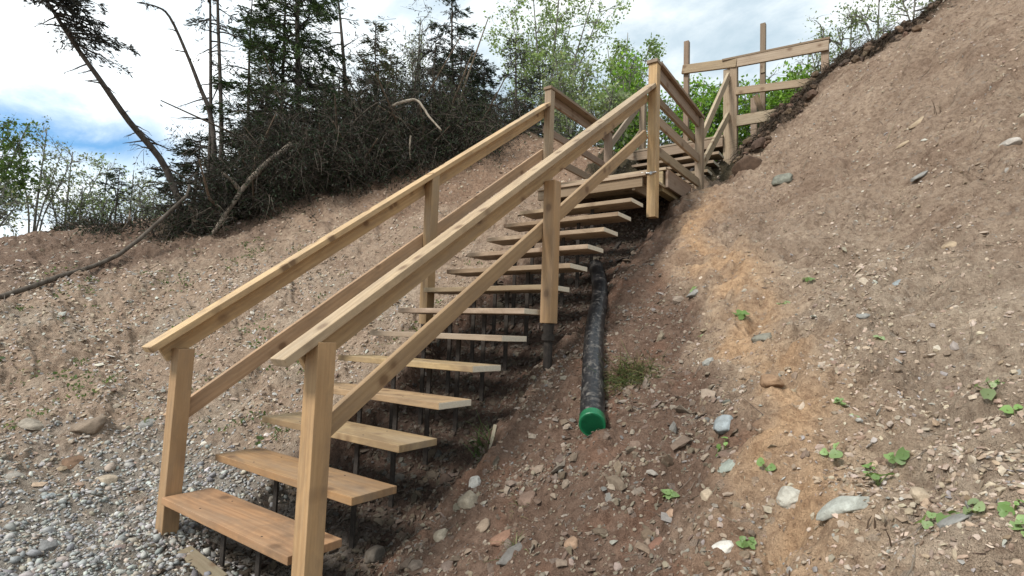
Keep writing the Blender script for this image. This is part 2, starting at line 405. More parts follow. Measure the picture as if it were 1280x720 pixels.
# pipe material: black ribbed plastic with pale dried mud
def mat_pipe():
    m, nt, out = nmat('muddy_black_plastic')
    geo = N(nt, 'ShaderNodeNewGeometry'); v = geo.outputs['Position']
    n = tex(nt, v, 26, 6, .7, .6); n2 = tex(nt, v, 5, 4, .6)
    f = mth(nt, 'MULTIPLY', ramp(nt, n, [(.50, 0), (.72, .8)]), ramp(nt, n2, [(.3, .5), (.6, 1)]))
    c = mixc(nt, f, (.016, .016, .018), (.26, .235, .205))
    bsdf(nt, out, c, mth(nt, 'MULTIPLY_ADD', f, .4, .35), bump(nt, n, .25, .004), .5)
    return m
PIPE = mat_pipe()
GREEN = mat_simple('green_plastic', (.004, .11, .045), (.010, .17, .07), .35, 12, .5)

# ------------------------------------------------------------------ ground: one sheet, finest near the stairs
def build_ground():
    head = math.atan2(AX_D.x, AX_D.y)
    th = np.concatenate([np.linspace(-math.pi, -1.12, 60, endpoint=False), np.linspace(-1.12, 1.12, 980, endpoint=False), np.linspace(1.12, math.pi, 61)[:-1]])
    rr = np.concatenate([[.02, .2, .4, .6], np.geomspace(.75, 15, 720), np.geomspace(15.6, 900, 70)])
    T, Rr = np.meshgrid(th, rr)
    X = CAM.x + Rr * np.sin(head + T); Y = CAM.y + Rr * np.cos(head + T)
    h, hb, z = height(X, Y, True, True)
    nt_ = len(th); nr = len(rr)
    c = np.empty(X.shape + (3,)); c[:] = (.415, .328, .25)
    def put(w, col):
        w = np.clip(w, 0, 1)[..., None]; c[:] = c * (1 - w) + np.array(col) * w
    put(sst(-.3, .8, z['n1'] + .4 * z['n2']) * .55, (.48, .39, .305))
    put(sst(.1, .9, -z['n1']) * .4, (.31, .232, .174))
    up = sst(1.0, 2.3, hb + .5 * z['n1'])
    put(up * .75, (.345, .254, .188)); put(up * sst(.0, .7, fbm(X / .45, Y / .2, 77, 3)) * .6, (.255, .177, .129))
    put(z['left'] * .8 * (1 - .7 * up), (.40, .298, .222)); put(z['left'] * (1 - up) * sst(.0, .7, fbm(X / .7, Y / .7, 61, 3)) * .6, (.45, .385, .31))
    put(z['left'] * sst(2.4, 3.2, hb + .5 * z['n1']) * .7, (.27, .175, .12))
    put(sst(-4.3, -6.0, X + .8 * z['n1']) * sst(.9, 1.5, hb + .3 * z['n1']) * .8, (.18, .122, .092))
    put(z['damp'] * .9, (.175, .112, .083)); put(z['damp'] * sst(.1, .7, fbm(X / .3, Y / .3, 71, 3)) * .7, (.235, .138, .096))
    put(z['orange'] * .92, (.56, .37, .225))
    put(z['stair'] * .85, (.075, .052, .042))  # shade under the open treads, put into the soil colour
    put(z['grav'] * .9, (.30, .28, .25))
    put(z['lip'] * .85, (.085, .058, .04))
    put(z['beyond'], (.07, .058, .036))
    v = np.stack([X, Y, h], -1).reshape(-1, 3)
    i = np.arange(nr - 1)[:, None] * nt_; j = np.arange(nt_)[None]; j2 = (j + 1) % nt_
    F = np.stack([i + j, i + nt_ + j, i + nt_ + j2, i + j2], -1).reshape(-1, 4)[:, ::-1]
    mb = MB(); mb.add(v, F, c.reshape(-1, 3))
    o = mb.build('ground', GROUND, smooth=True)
    o['kind'] = 'structure'
build_ground()

# ------------------------------------------------------------------ loose stones
def ico(sub):
    bm = bmesh.new(); bmesh.ops.create_icosphere(bm, subdivisions=sub, radius=1)
    v = np.array([q.co[:] for q in bm.verts]); f = np.array([[q.index for q in p.verts] for p in bm.faces]); bm.free(); return v, f
def stone_field(mb, X, Y, size, col, flat=(.35, .7), sub=1, rough=.22, sink=.25, tilt=.35, rng=RNG):
    v0, f0 = ico(sub); n = len(X)
    nrm = gnorm(X, Y); nrm = unit(nrm + rng.normal(size=(n, 3)) * tilt)
    a = unit(np.cross(nrm, rng.normal(size=(n, 3)))); b = np.cross(nrm, a)
    ax = rng.uniform(.75, 1.35, n); bx = rng.uniform(.55, 1.0, n); cx = rng.uniform(*flat, n)
    jit = 1 + rng.normal(size=(n, len(v0))) * rough
    L = v0[None] * jit[..., None]
    r = size[:, None] * .5
    P = (L[..., 0] * (ax[:, None] * r))[..., None] * a[:, None] + (L[..., 1] * (bx[:, None] * r))[..., None] * b[:, None] + (L[..., 2] * (cx[:, None] * r))[..., None] * nrm[:, None]
    Z = height(X, Y, True)
    base = np.stack([X, Y, Z], 1) + nrm * (size * .5 * cx * (1 - 2 * sink))[:, None]
    P = P + base[:, None]
    F = (f0[None] + (np.arange(n) * len(v0))[:, None, None]).reshape(-1, 3)
    mb.add(P.reshape(-1, 3), F, np.repeat(col, len(v0), axis=0))
def sample(n, rmin, rmax, half=.86, p=0.0, rng=RNG):
    head = math.atan2(AX_D.x, AX_D.y)
    t = rng.uniform(-half, half, n) + head
    r = np.exp(rng.uniform(math.log(rmin), math.log(rmax), n))
    return CAM.x + r * np.sin(t), CAM.y + r * np.cos(t), r
def palette(n, cols, w, rng=RNG):
    cols = np.array(cols); k = rng.choice(len(cols), n, p=np.array(w) / np.sum(w))
    return cols[k] * rng.uniform(.72, 1.25, (n, 1)) * rng.uniform(.95, 1.05, (n, 3))

def beach():
    mb = MB(); rng = np.random.default_rng(3)
    X, Y, r = sample(150000, 1.5, 9.0, .9, rng=rng)
    hb = hbase(X, Y); z = zones(X, Y, hb)
    keep = (rng.random(len(X)) < np.clip(z['grav'], .0, 1) ** 1.2) & ~((np.abs(X) < .62) & (Y > .25) & (Y < 6))
    X, Y, r = X[keep], Y[keep], r[keep]
    size = np.maximum(rng.lognormal(math.log(.0175), .5, len(X)), .0045 * r); size = np.minimum(size, .075)
    col = palette(len(X), [(.37, .372, .36), (.28, .285, .283), (.44, .435, .41), (.37, .32, .27), (.43, .38, .315), (.21, .21, .21), (.54, .535, .515)], [5, 4, 3, 3, 2, 2, 1], rng)
    stone_field(mb, X, Y, size, col, (.25, .75), 1, .2, .2, .4, rng)
    o = mb.build('gravel', GRAVEL, smooth=True)
    tag(o, 'grey beach gravel lying loose round the foot of the stairs', 'gravel', kind='stuff')
beach()
def shards():
    mb = MB(); rng = np.random.default_rng(4)
    X, Y, r = sample(190000, 1.2, 12.0, .9, rng=rng)
    hb = hbase(X, Y); z = zones(X, Y, hb)
    clump = sst(-.15, .6, fbm(X / .55, Y / .40, 81, 4))
    w = (.24 + .76 * clump) * (1 - z['grav']) * (1 - .92 * z['orange']) * (1 - z['beyond']) * (1 - .1 * z['damp'])
    w = w * np.where(X < -.8, np.where(hb < 1.7, 1.2, .3), np.where(hb > 1.7, .45, 1.0))
    w = np.maximum(w, .55 * z['stair'])
    keep = rng.random(len(X)) < w
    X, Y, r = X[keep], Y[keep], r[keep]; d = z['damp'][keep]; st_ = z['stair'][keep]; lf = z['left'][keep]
    size = np.maximum(rng.lognormal(math.log(.0125), .52, len(X)), .0036 * r); size = np.minimum(size, np.minimum(.046, .0135 * r))
    col = palette(len(X), [(.38, .295, .22), (.46, .375, .295), (.29, .215, .155), (.48, .40, .325), (.36, .34, .31), (.56, .51, .45)], [5, 5, 4, 1.6, 1.0, .25], rng)
    grey = palette(len(X), [(.42, .41, .385), (.50, .465, .415), (.31, .29, .265)], [1, 1, 1], rng)
    col = col * .9
    k = (rng.random(len(X)) < .22 * lf * (hb[keep] < 1.6))[:, None]
    col = np.where(k, grey, col)
    col = col * (1 - .45 * d)[:, None] * (1 - .6 * st_)[:, None]  # damp chips darker; under the treads, shade put into their colour
    size = size * (1 + .9 * st_ * rng.random(len(X)) + 1.3 * d * (rng.random(len(X)) > .90) + .3 * lf * rng.random(len(X)) + .25 * lf)
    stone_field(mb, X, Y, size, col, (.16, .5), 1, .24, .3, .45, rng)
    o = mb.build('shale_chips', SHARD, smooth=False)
    tag(o, 'brown shale chips and crumbs strewn over the bare banks', 'stone chips', kind='stuff')
shards()

# ------------------------------------------------------------------ single rocks
def make_rock(x, y, size, flat, col, label, name='rock', seed=0, elong=1.0, ang=0.0, cat='rock', rise=None, cuts=9, lum=.22):
    rng = np.random.default_rng(1000 + seed)
    v, f = ico(4)
    o3 = rng.uniform(-50, 50, 3)
    d = np.array([mnoise.fractal(Vector(q * 1.1 + o3), 1.0, 2.0, 4) for q in v])
    P = v * (1 + lum * d)[:, None]
    for k in range(cuts):                       # broken flat faces
        nn = unit(rng.normal(size=3)); off = rng.uniform(.62, .86)
        s = P @ nn - off; P = P - np.where(s > 0, s * .92, 0)[:, None] * nn
    P = P / (P.max(0) - P.min(0)).max() * size
    P = P * np.array([elong, 1 / math.sqrt(elong), flat])
    ca, sa = math.cos(ang), math.sin(ang)
    P = np.stack([P[:, 0] * ca - P[:, 1] * sa, P[:, 0] * sa + P[:, 1] * ca, P[:, 2]], 1)
    nrm = gnorm(np.array([x]), np.array([y]))[0]
    q = Vector((0, 0, 1)).rotation_difference(Vector(nrm)); q = Vector((0, 0, 1)).rotation_difference(Vector(nrm) * .75 + Vector((0, 0, .25)))
    Rm = np.array(q.to_matrix())
    P = P @ Rm.T
    g = gz(x, y)
    up = (size * flat * .12) if rise is None else rise * size
    mb = MB(); mb.add(P + np.array([x, y, g + up]), f)
    o = mb.build(name, ROCK, smooth=True, loc=(x, y, g))
    o.color = (*col, 1)
    tag(o, label, cat)
    return o
GB = (.30, .335, .35); GG = (.31, .34, .30); TAN = (.40, .31, .215); PALE = (.50, .48, .42); BEI = (.48, .39, .29); DK = (.13, .10, .085); MUD = (.26, .20, .15); CLO = (.20, .125, .08); WH = (.66, .63, .58); RED = (.25, .145, .10); GR = (.27, .265, .25)
ROCKS = [
 (2.70, 2.09, .075, .8, GB, 'round blue grey stone lying alone on the open right bank'),
 (1.75, 4.40, .20, .6, (.22, .225, .19), 'greenish grey stone half buried below the dark lip of the right bank'),
 (2.73, 4.27, .10, .4, TAN, 'small tan flat stone high on the right bank, left of a pale flat stone'),
 (2.84, 4.51, .16, .3, TAN, 'tan flat shard, highest single stone on the right bank'),
 (2.91, 4.07, .14, .35, PALE, 'pale flat stone high on the right bank just below the tan shard'),
 (2.82, 3.51, .09, .35, GR, 'thin grey shard on the right bank below the pale flat stone'),
 (2.08, 1.92, .13, .4, (.24, .23, .19), 'flat olive grey slab beside the top of the wide orange clay streak'),
 (2.08, 1.10, .115, .5, GB, 'smooth blue grey stone lying just above a bright green seedling'),
 (2.17, .87, .10, .35, GG, 'flat greenish stone lying just under a bright green seedling'),
 (2.41, .68, .095, .6, PALE, 'pale wedge shaped stone right of the orange clay streak at its lower end'),
 (2.58, .51, .125, .36, (.43, .44, .40), 'largest pale grey green rock at the foot of the right bank'),
 (2.76, .56, .06, .6, BEI, 'beige stone to the upper right of the largest pale rock'),
 (2.67, .60, .055, .5, PALE, 'pale grey stone close above the right end of the largest pale rock'),
 (2.83, .33, .07, .4, GR, 'grey flat stone between seedlings in the bottom right corner'),
 (2.13, .69, .055, .8, BEI, 'beige upright pebble, top one of three pale stones left of the orange clay'),
 (2.19, .62, .042, .9, (.5, .48, .46), 'small square whitish stone, middle one of three left of the orange clay'),
 (2.24, .54, .06, .55, WH, 'white oblong stone, lowest of three pale stones left of the orange clay'),
 (2.01, .72, .09, .3, (.40, .27, .19), 'long pinkish tan stone under the lower left seedling'),
 (.86, .86, .12, .75, (.33, .285, .22), 'tan grey cobble with a white stone behind it, right of the second tread'),
 (.82, .71, .09, .9, (.42, .36, .28), 'upright split stone, white and tan, between the gravel and the tan grey cobble'),
 (1.35, .57, .115, .5, (.16, .15, .14), 'dark grey flat cobble in damp soil at the bottom edge, beside a grass sprig'),
 (.45, .60, .12, .8, (.14, .12, .10), 'dark round cobble in the shade at the end of the second tread'),
 (-1.57, .05, .15, .5, (.47, .39, .30), 'pale beige rock on grey gravel left of the foot of the stairs'),
 (-2.19, .11, .25, .5, MUD, 'mud coloured boulder, the largest left of the stairs'),
 (-1.92, -.05, .15, .5, CLO, 'brown earth clod just below the mud coloured boulder'),
 (2.24, 1.24, .12, .6, (.30, .19, .115), 'brown clod of earth sitting on the orange clay streak'),
 (1.22, .69, .11, .5, RED, 'reddish flat stone in the damp soil between pipe and bottom edge'),
 (1.06, .74, .08, .6, MUD, 'mid brown cobble on damp soil right of the split stone'),
 (1.23, 1.16, .095, .55, (.15, .11, .09), 'dark brown stone in damp soil left of the green pipe cap'),
 (1.21, .89, .125, .5, (.19, .13, .10), 'broad dark red brown stone below the green pipe cap'),
 (-2.09, .46, .14, .5, GR, 'grey stone on the left bank above the mud coloured boulder'),
 (-1.49, -.28, .09, .5, GB, 'blue grey cobble in gravel below the pale beige rock'),
 (-2.51, -.14, .17, .4, (.31, .27, .22), 'flat tan slab at the left edge beside the mud coloured boulder'),
 (-.84, -.43, .10, .5, (.22, .22, .22), 'dark grey cobble in gravel in the bottom left corner'),
 (.80, .97, .085, .8, WH, 'white stone tip leaning behind the tan grey cobble'),
 (.57, .38, .09, .6, (.5, .49, .46), 'whitish cobble in gravel near the foot of the front post'),
 (2.94, 2.45, .10, .4, TAN, 'tan flake on the right bank above the round blue grey stone'),
 (3.01, 2.94, .09, .4, GR, 'grey flake in the middle of the right bank near its right side'),
 (3.32, 3.49, .12, .6, (.45, .41, .37), 'light stone high at the right edge of the right bank'),
 (2.57, 1.62, .06, .5, GR, 'small grey stone on the right bank below the round blue grey one'),
 (1.20, 5.38, .36, .8, (.105, .066, .044), 'big dark brown clod fallen from the bank lip beside the upper steps'),
 (2.40, 1.17, .10, .35, (.37, .26, .17), 'flat ochre stone right of the brown clod on the clay'),
 (1.48, 2.61, .13, .35, GR, 'grey flat stone at the edge of the damp soil left of the clay'),
 (.98, 3.60, .12, .4, (.33, .24, .16), 'ochre stone near the foot of the landing post'),
 (1.64, .58, .07, .7, (.33, .22, .15), 'orange brown cobble at the bottom edge, right of the grass sprig'),
 (1.86, .51, .06, .6, (.28, .25, .22), 'grey brown pebble at the bottom edge left of the white oblong stone'),
 (1.97, .62, .075, .5, (.22, .12, .085), 'dark red stone below the long pinkish tan stone'),
 (.83, .52, .075, .6, (.20, .16, .13), 'brown cobble where gravel meets damp soil under the split stone'),
 (1.00, .56, .08, .6, (.17, .13, .11), 'dark brown cobble right of the brown one under the split stone'),
 (-1.81, -.37, .12, .45, (.37, .34, .30), 'light tan cobble in gravel at the far left edge'),
]
for i, (x, y, s, fl, c, lab) in enumerate(ROCKS):
    nm = 'earth_clod' if 'clod' in lab and 'above' not in lab and 'right of the brown clod' not in lab else 'rock'
    make_rock(x, y, s, fl, c, lab, nm, i, elong=1.45 if 'largest pale' in lab and 'grey green' in lab or 'flat' in lab or 'long' in lab or 'slab' in lab else 1.0, ang=(.63 + .3 * math.sin(i * 2.3)) if ('flat' in lab or 'long' in lab or 'slab' in lab or i == 10) else i * 1.7, cat='earth clod' if nm == 'earth_clod' else 'rock')
# ------------------------------------------------------------------ timber
def board(parent, name, p0, p1, width, thick, nrm=(0, 0, 1), col=(.5, .37, .22), bev=.004, pale_ends=False, mat=None, bend=0.0):
    """a sawn board from p0 to p1 (centre line); nrm is the direction of its thickness"""
    p0 = Vector(p0); p1 = Vector(p1); X = (p1 - p0); L = X.length; X.normalize()
    Z = Vector(nrm); Z = (Z - X * Z.dot(X)).normalized(); Y = Z.cross(X)
    bm = bmesh.new(); bmesh.ops.create_cube(bm, size=1)
    for v in bm.verts: v.co = Vector((v.co.x * L, v.co.y * width, v.co.z * thick))
    if bev:
        bmesh.ops.bevel(bm, geom=bm.edges[:], offset=bev, segments=2, profile=.6, affect='EDGES')
    for f in bm.faces:
        if abs(f.normal.x) > .9 and (pale_ends): f.material_index = 1
    me = bpy.data.meshes.new(name); bm.to_mesh(me); bm.free()
    me.materials.append(mat or WOOD); me.materials.append(ENDG)
    o = bpy.data.objects.new(name, me); COL.objects.link(o)
    Mx = Matrix((X, Y, Z)).transposed().to_4x4(); Mx.translation = (p0 + p1) / 2 - Vector(parent.location)
    o.parent = parent; o.matrix_local = Mx
    k = random.uniform(.82, 1.12)
    o.color = (col[0] * k, col[1] * k * random.uniform(.95, 1.04), col[2] * k * random.uniform(.88, 1.08), .55 if name == 'tread' else .22)
    return o
HW = .6428
def under(child, par):
    child.matrix_basis = par.matrix_basis.inverted() @ child.matrix_basis; child.parent = par
C_CAP = (.56, .41, .25); C_RAIL = (.48, .335, .20); C_POST = (.49, .33, .185); C_T1 = (.47, .285, .148); C_T2 = (.49, .355, .22)
C_BACK = (.42, .33, .235); C_OLD = (.32, .25, .185); C_DARK = (.26, .195, .14)

TREADS = []
ST = thing('wooden_staircase', 'new timber staircase with open treads, a landing and an upper flight climbing the bank', 'staircase', (0, 0, -.3))
RUN, RISE = .2778, .19
for k in range(13):
    y = k * RUN; z = k * RISE
    xr = HW; xl = -HW
    if k == 0: xr = HW - .05
    if k == 6: xr = HW - .03
    dz = [-.012, -.008, 0, 0, .004, 0, 0, 0, 0, 0, 0, 0, 0, 0, 0][k]
    c = C_T1 if k < 2 else (C_T2 if k < 5 else C_BACK)
    t = board(ST, 'tread', (xl, y + .138, z - .019 + dz), (xr, y + .138, z - .019 + dz), .277, .038, (0, .0, 1), c, .004, pale_ends=k >= 3); TREADS.append(t)
def screw(par, x, y, z, d=(0, 0, 1)):
    mb = MB(); p = np.array([x, y, z]); d = np.array(d, float)
    tube(mb, [p - d * .004, p + d * .0015], [.0055, .0050], 8)
    under(mb.build('screw', STEEL, ST), par)
for k, t in enumerate(TREADS[:7]):
    for sx in (-.30, .30):
        for dy in (.05, .22): screw(t, sx, k * RUN + dy, k * RISE - .0005 - (.012 if k == 0 else .008 if k == 1 else 0))
# two dark steel carriages under the treads, an upright bracket to each tread
for s in (-.17, .17):
    board(ST, 'stringer', (s, .25, -.70), (s, 4.15, 1.99), .09, .04, (1, 0, 0), bev=.002, mat=STEEL)
    for k in range(13):
        y = k * RUN + .12; z = k * RISE - .040
        under(board(ST, 'tread_bracket', (s, y, z - .64), (s, y, z), .034, .012, (0, 1, 0), bev=0, mat=STEEL), TREADS[k])

def post(x, y, z0, z1, w=.09, col=C_POST, lean=(0, 0), name='post', par=None):
    return board(par or ST, name, (x - lean[0], y - lean[1], z0), (x, y, z1), w, w, (0, 1, 0), col)
PX = .690
P_R1 = post(PX, .03, -.42, .90); P_L1 = post(-PX, .07, -.30, .81, lean=(.02, .0))
P_R2 = post(PX, 1.86, 1.045, 2.06); P_L2 = post(-PX, 2.04, 1.02, 2.36)
P_R3 = post(PX, 3.735, 2.16, 3.735, .092); P_L3 = post(-PX, 3.93, 2.2, 3.87, .088, C_BACK)
# dark feet under the middle posts
for sx, yy, zz, pp_ in ((PX, 1.86, 1.045, P_R2), (-PX, 2.04, 1.02, P_L2)):
    mb = MB(); g = gz(sx, yy)
    tube(mb, [(sx, yy, g - .25), (sx, yy, zz - .09), (sx, yy, zz - .002)], [.032, .032, .045], 10)
    tube(mb, [(sx, yy, zz - .12), (sx, yy, zz - .075)], [.047, .047], 10)
    under(mb.build('post_foot', STEEL, ST), pp_)
# sloping handrails: a flat cap, a board under it, and a middle board
def slope(x, y0, y1, y_ref, z_ref, m): return (x, y0, z_ref + (y0 - y_ref) * m), (x, y1, z_ref + (y1 - y_ref) * m)
def sl_board(name, x, y0, y1, yr, zr, m, w, t, flat, col):
    n = (0, -m, 1) if flat else (1, 0, 0)
    a, b = slope(x, y0, y1, yr, zr, m)
    board(ST, name, a, b, w, t, n, col)
MR = .700
sl_board('handrail', PX - .012, -.155, 3.685, 0, .922, MR, .105, .038, True, C_CAP)
sl_board('rail_board', HW - .021, -.02, 3.685, 0, .830, MR, .115, .036, False, C_RAIL)
sl_board('middle_rail', HW - .021, .03, 3.685, .10, .500, .700, .092, .036, False, C_RAIL)
sl_board('handrail', -PX - .01, -.115, 3.88, 0, .885, .722, .115, .038, True, C_CAP)
sl_board('rail_board', -PX - .066, -.02, 3.90, 0, .795, .722, .12, .036, False, C_RAIL)
sl_board('middle_rail', -PX - .066, .05, 3.93, .15, .455, .705, .10, .036, False, C_RAIL)
# post caps and the galvanised strap
under(board(ST, 'post_cap', (PX - .06, 3.73, 3.755), (PX + .055, 3.73, 3.755), .12, .036, (0, 0, 1), C_DARK), P_R3)
under(board(ST, 'post_cap', (-PX - .055, 3.93, 3.89), (-PX + .055, 3.93, 3.89), .12, .036, (0, 0, 1), C_DARK), P_L3)
mb = MB(); tube(mb, [(PX - .10, 3.683, 2.615), (PX - .02, 3.68, 2.60), (PX + .055, 3.683, 2.605)], [.008, .010, .008], 8); tube(mb, [(PX, 3.69, 2.60), (PX, 3.672, 2.60)], [.02, .015], 8)
under(mb.build('bolt', GALV, ST), P_R3)

# deep first step of the landing, then the landing itself
for i in range(4):
    board(ST, 'deck_board', (-.655, 3.66 + i * .145 + .07, 2.597), (.640, 3.66 + i * .145 + .07, 2.597), .14, .030, (0, 0, 1), C_BACK, .003)
board(ST, 'fascia_board', (-.650, 3.70, 2.528), (.60, 3.70, 2.528), .10, .036, (0, 1, 0), C_DARK)
for s in (-.5, .5): board(ST, 'joist', (s, 3.70, 2.517), (s, 4.17, 2.517), .12, .036, (1, 0, 0), C_DARK)
# landing
LZ = 2.805
for i in range(8):
    y = 4.18 + i * .147
    board(ST, 'deck_board', (-.66, y + .07, LZ - .015), (.655, y + .07, LZ - .015), .141, .030, (0, 0, 1), C_BACK, .003)
board(ST, 'fascia_board', (-.655, 4.195, LZ - .097), (.50, 4.195, LZ - .097), .13, .036, (0, 1, 0), C_OLD)
board(ST, 'beam', (.572, 4.178, LZ - .152), (.572, 5.33, LZ - .152), .22, .10, (1, 0, 0), (.36, .29, .19))
board(ST, 'beam', (-.64, 4.216, LZ - .102), (-.64, 5.33, LZ - .102), .14, .036, (1, 0, 0), C_OLD)
board(ST, 'fascia_board', (.642 + .018, 4.20, LZ - .125), (.642 + .018, 5.13, LZ - .125), .19, .030, (1, 0, 0), C_DARK)
post(-.5, 5.1, 2.2, LZ - .035, .09, C_DARK); post(.40, 5.1, 2.2, LZ - .035, .09, C_DARK)
post(PX + .01, 5.18, 2.55, 3.665, .088, C_DARK); post(-PX, 5.50, 2.5, 3.86, .088, C_DARK)
def level(x, y0, y1, z, w, t, name, col, flat=False, dz=0.0):
    board(ST, name, (x, y0, z), (x, y1, z + dz), w, t, (0, 0, 1) if flat else (1, 0, 0), col)
level(PX, 3.785, 5.235, 3.765, .12, .034, 'handrail', C_DARK, True, -.075)
level(PX + .002, 3.785, 5.13, 3.683, .12, .034, 'rail_board', C_OLD, dz=-.07)
level(PX - .055, 3.76, 5.23, 3.47, .085, .034, 'middle_rail', C_DARK, dz=-.04)
level(PX + .002, 3.785, 5.13, 3.185, .10, .034, 'middle_rail', C_OLD, dz=-.02)
level(PX + .002, 3.785, 5.13, 2.865, .10, .034, 'toe_board', C_OLD)
level(-PX, 3.985, 5.57, 3.888, .12, .034, 'handrail', C_DARK, True)
level(-PX - .05, 3.975, 5.56, 3.81, .11, .034, 'rail_board', C_OLD)
level(-PX - .05, 3.90, 5.56, 3.40, .09, .034, 'middle_rail', C_OLD)
level(-PX - .05, 3.90, 5.56, 3.10, .09, .034, 'middle_rail', C_OLD)
# upper flight
for k, (y, z) in enumerate([(5.44, 3.00), (5.70, 3.19), (5.96, 3.385), (6.21, 3.58)]):
    board(ST, 'tread', (-.645, y + .135, z - .019), (.645, y + .135, z - .019), .27, .038, (0, 0, 1), C_OLD, .003, True)
for s in (-.36, .36): board(ST, 'stringer', (s, 5.25, 2.72), (s, 6.5, 3.62), .12, .05, (1, 0, 0), bev=.002, mat=STEEL)
board(ST, 'fascia_board', (-.95, 6.50, 3.80), (.62, 6.50, 3.80), .13, .036, (0, 1, 0), C_DARK)
for i in range(5):
    board(ST, 'deck_board', (-.95, 6.57 + i * .147, 3.895), (.62, 6.57 + i * .147, 3.895), .141, .030, (0, 0, 1), C_OLD, .003)
board(ST, 'handrail', (PX, 5.22, 3.40), (PX, 6.53, 4.78), .10, .036, (1, 0, 0), (.46, .37, .25))
board(ST, 'middle_rail', (PX, 5.22, 3.04), (PX, 6.53, 4.20), .10, .036, (1, 0, 0), (.48, .39, .27))
board(ST, 'handrail', (-PX - .05, 5.52, 3.60), (-PX - .05, 6.78, 4.80), .10, .036, (1, 0, 0), C_OLD)
board(ST, 'middle_rail', (-PX - .05, 5.52, 3.20), (-PX - .05, 6.78, 4.30), .09, .036, (1, 0, 0), C_OLD)
post(-PX, 6.72, 3.2, 4.87, .088, C_DARK)

# fence at the top of the stairs
FC = thing('wooden_fence', 'weathered timber fence of posts and rails across the top of the stairs', 'fence', (1.0, 6.6, 3.4))
C_F = (.36, .28, .20); C_F2 = (.42, .335, .235)
post(.655, 6.60, 3.15, 4.90, .095, C_F2, par=FC); post(.752, 6.585, 3.15, 4.93, .095, C_F, par=FC)
post(1.90, 6.60, 4.0, 4.985, .09, C_F, par=FC)
post(.035, 6.66, 3.6, 5.546, .075, C_DARK, name='tall_post', par=FC)
board(FC, 'top_rail', (-.01, 6.60, 5.085), (.80, 6.535, 4.95), .135, .04, (0, 1, 0), C_F)
board(FC, 'top_rail', (.805, 6.535, 4.95), (1.95, 6.535, 4.875), .135, .04, (0, 1, 0), C_F)
board(FC, 'rail_cap', (.60, 6.57, 5.035), (1.965, 6.57, 4.965), .12, .03, (0, 0, 1), C_DARK)
board(FC, 'middle_rail', (.79, 6.535, 4.525), (1.855, 6.60, 4.44), .105, .04, (0, 1, 0), C_F)
board(FC, 'bottom_rail', (.80, 6.535, 4.085), (1.75, 6.535, 4.06), .155, .04, (0, 1, 0), C_F2)
board(FC, 'brace', (.965, 6.85, 3.9), (.965, 6.85, 4.50), .085, .085, (0, 1, 0), C_F2)
board(FC, 'brace', (1.0, 6.75, 4.50), (1.17, 6.80, 4.02), .07, .035, (0, 1, 0), C_DARK)
TP = thing('tall_post', 'thin tall timber post standing behind the fence at the top of the stairs', 'post', (1.02, 7.2, gz(1.02, 7.2)))
board(TP, 'shaft', (1.005, 7.2, 4.0), (1.02, 7.2, 5.79), .075, .075, (0, 1, 0), C_DARK)
board(TP, 'tag_block', (1.02, 7.155, 5.0), (1.02, 7.155, 5.12), .06, .02, (0, 1, 0), C_F)

# ------------------------------------------------------------------ pipe
pp = [(.22, 3.45), (.45, 3.10), (.60, 2.82), (.74, 2.50), (.90, 2.15), (1.05, 1.85), (1.21, 1.55), (1.385, 1.215)]
zz = [gz(*q) for q in pp]; zz = [z + .072 for z in zz]
zl = np.linspace(zz[0], zz[-1], len(zz)); zz = [max(a - .05, .6 * a + .4 * b) for a, b in zip(zz, zl)]
pts = [np.array((x, y, z)) for (x, y), z in zip(pp, zz)]
dense = []
for a, b in zip(pts[:-1], pts[1:]):
    n = max(2, int(np.linalg.norm(b - a) / .018))
    dense += [a + (b - a) * t / n for t in range(n)]
dense.append(pts[-1])
sm = np.array(dense); 
for _ in range(60): sm[1:-1] = .25 * sm[:-2] + .5 * sm[1:-1] + .25 * sm[2:]
PT = thing('drain_pipe', 'black ribbed drain pipe caked with dry mud, running down from under the treads', 'pipe', tuple(sm[-1]))
mb = MB(); rad = [.066 + .0035 * (1 if (i // 1) % 2 else -1) for i in range(len(sm))]
tube(mb, list(sm), rad, 20); mb.build('pipe_body', PIPE, PT, True)
d = unit(sm[-1] - sm[-4]); e = sm[-1]
mb = MB(); tube(mb, [e - d * .030, e - d * .029, e + d * .028, e + d * .033, e + d * .033, e + d * .026, e + d * .0265], [.064, .070, .0705, .067, .058, .055, .004], 36)

mb.build('end_cap', GREEN, PT, False)

# ------------------------------------------------------------------ scraps of wood
def scrap(name, label, cat, p0, p1, w, t, nrm, col):
    p0 = Vector(p0); p1 = Vector(p1)
    r = thing(name, label, cat, tuple((p0 + p1) / 2))
    o = board(r, name, p0, p1, w, t, nrm, col)
    Mb = Matrix.Translation(r.location) @ o.matrix_basis.copy(); o.parent = None; o.matrix_basis = Mb
    for k in ('label', 'category'): o[k] = r[k]
    bpy.data.objects.remove(r); o.name = name
    return o
scrap('plank', 'greenish offcut plank lying on gravel under the lowest tread', 'plank', (-.44, .05, gz(-.44, .05) + .012), (.0, .03, gz(.0, .03) + .012), .075, .03, (.15, -.25, 1), (.24, .215, .135))
scrap('wood_sliver', 'thin pale sliver of wood stuck upright beside the fourth tread', 'wood sliver', (.62, 1.33, gz(.6, 1.33) - .02), (.635, 1.36, gz(.6, 1.33) + .15), .022, .006, (.6, -.7, 0), (.52, .46, .37))
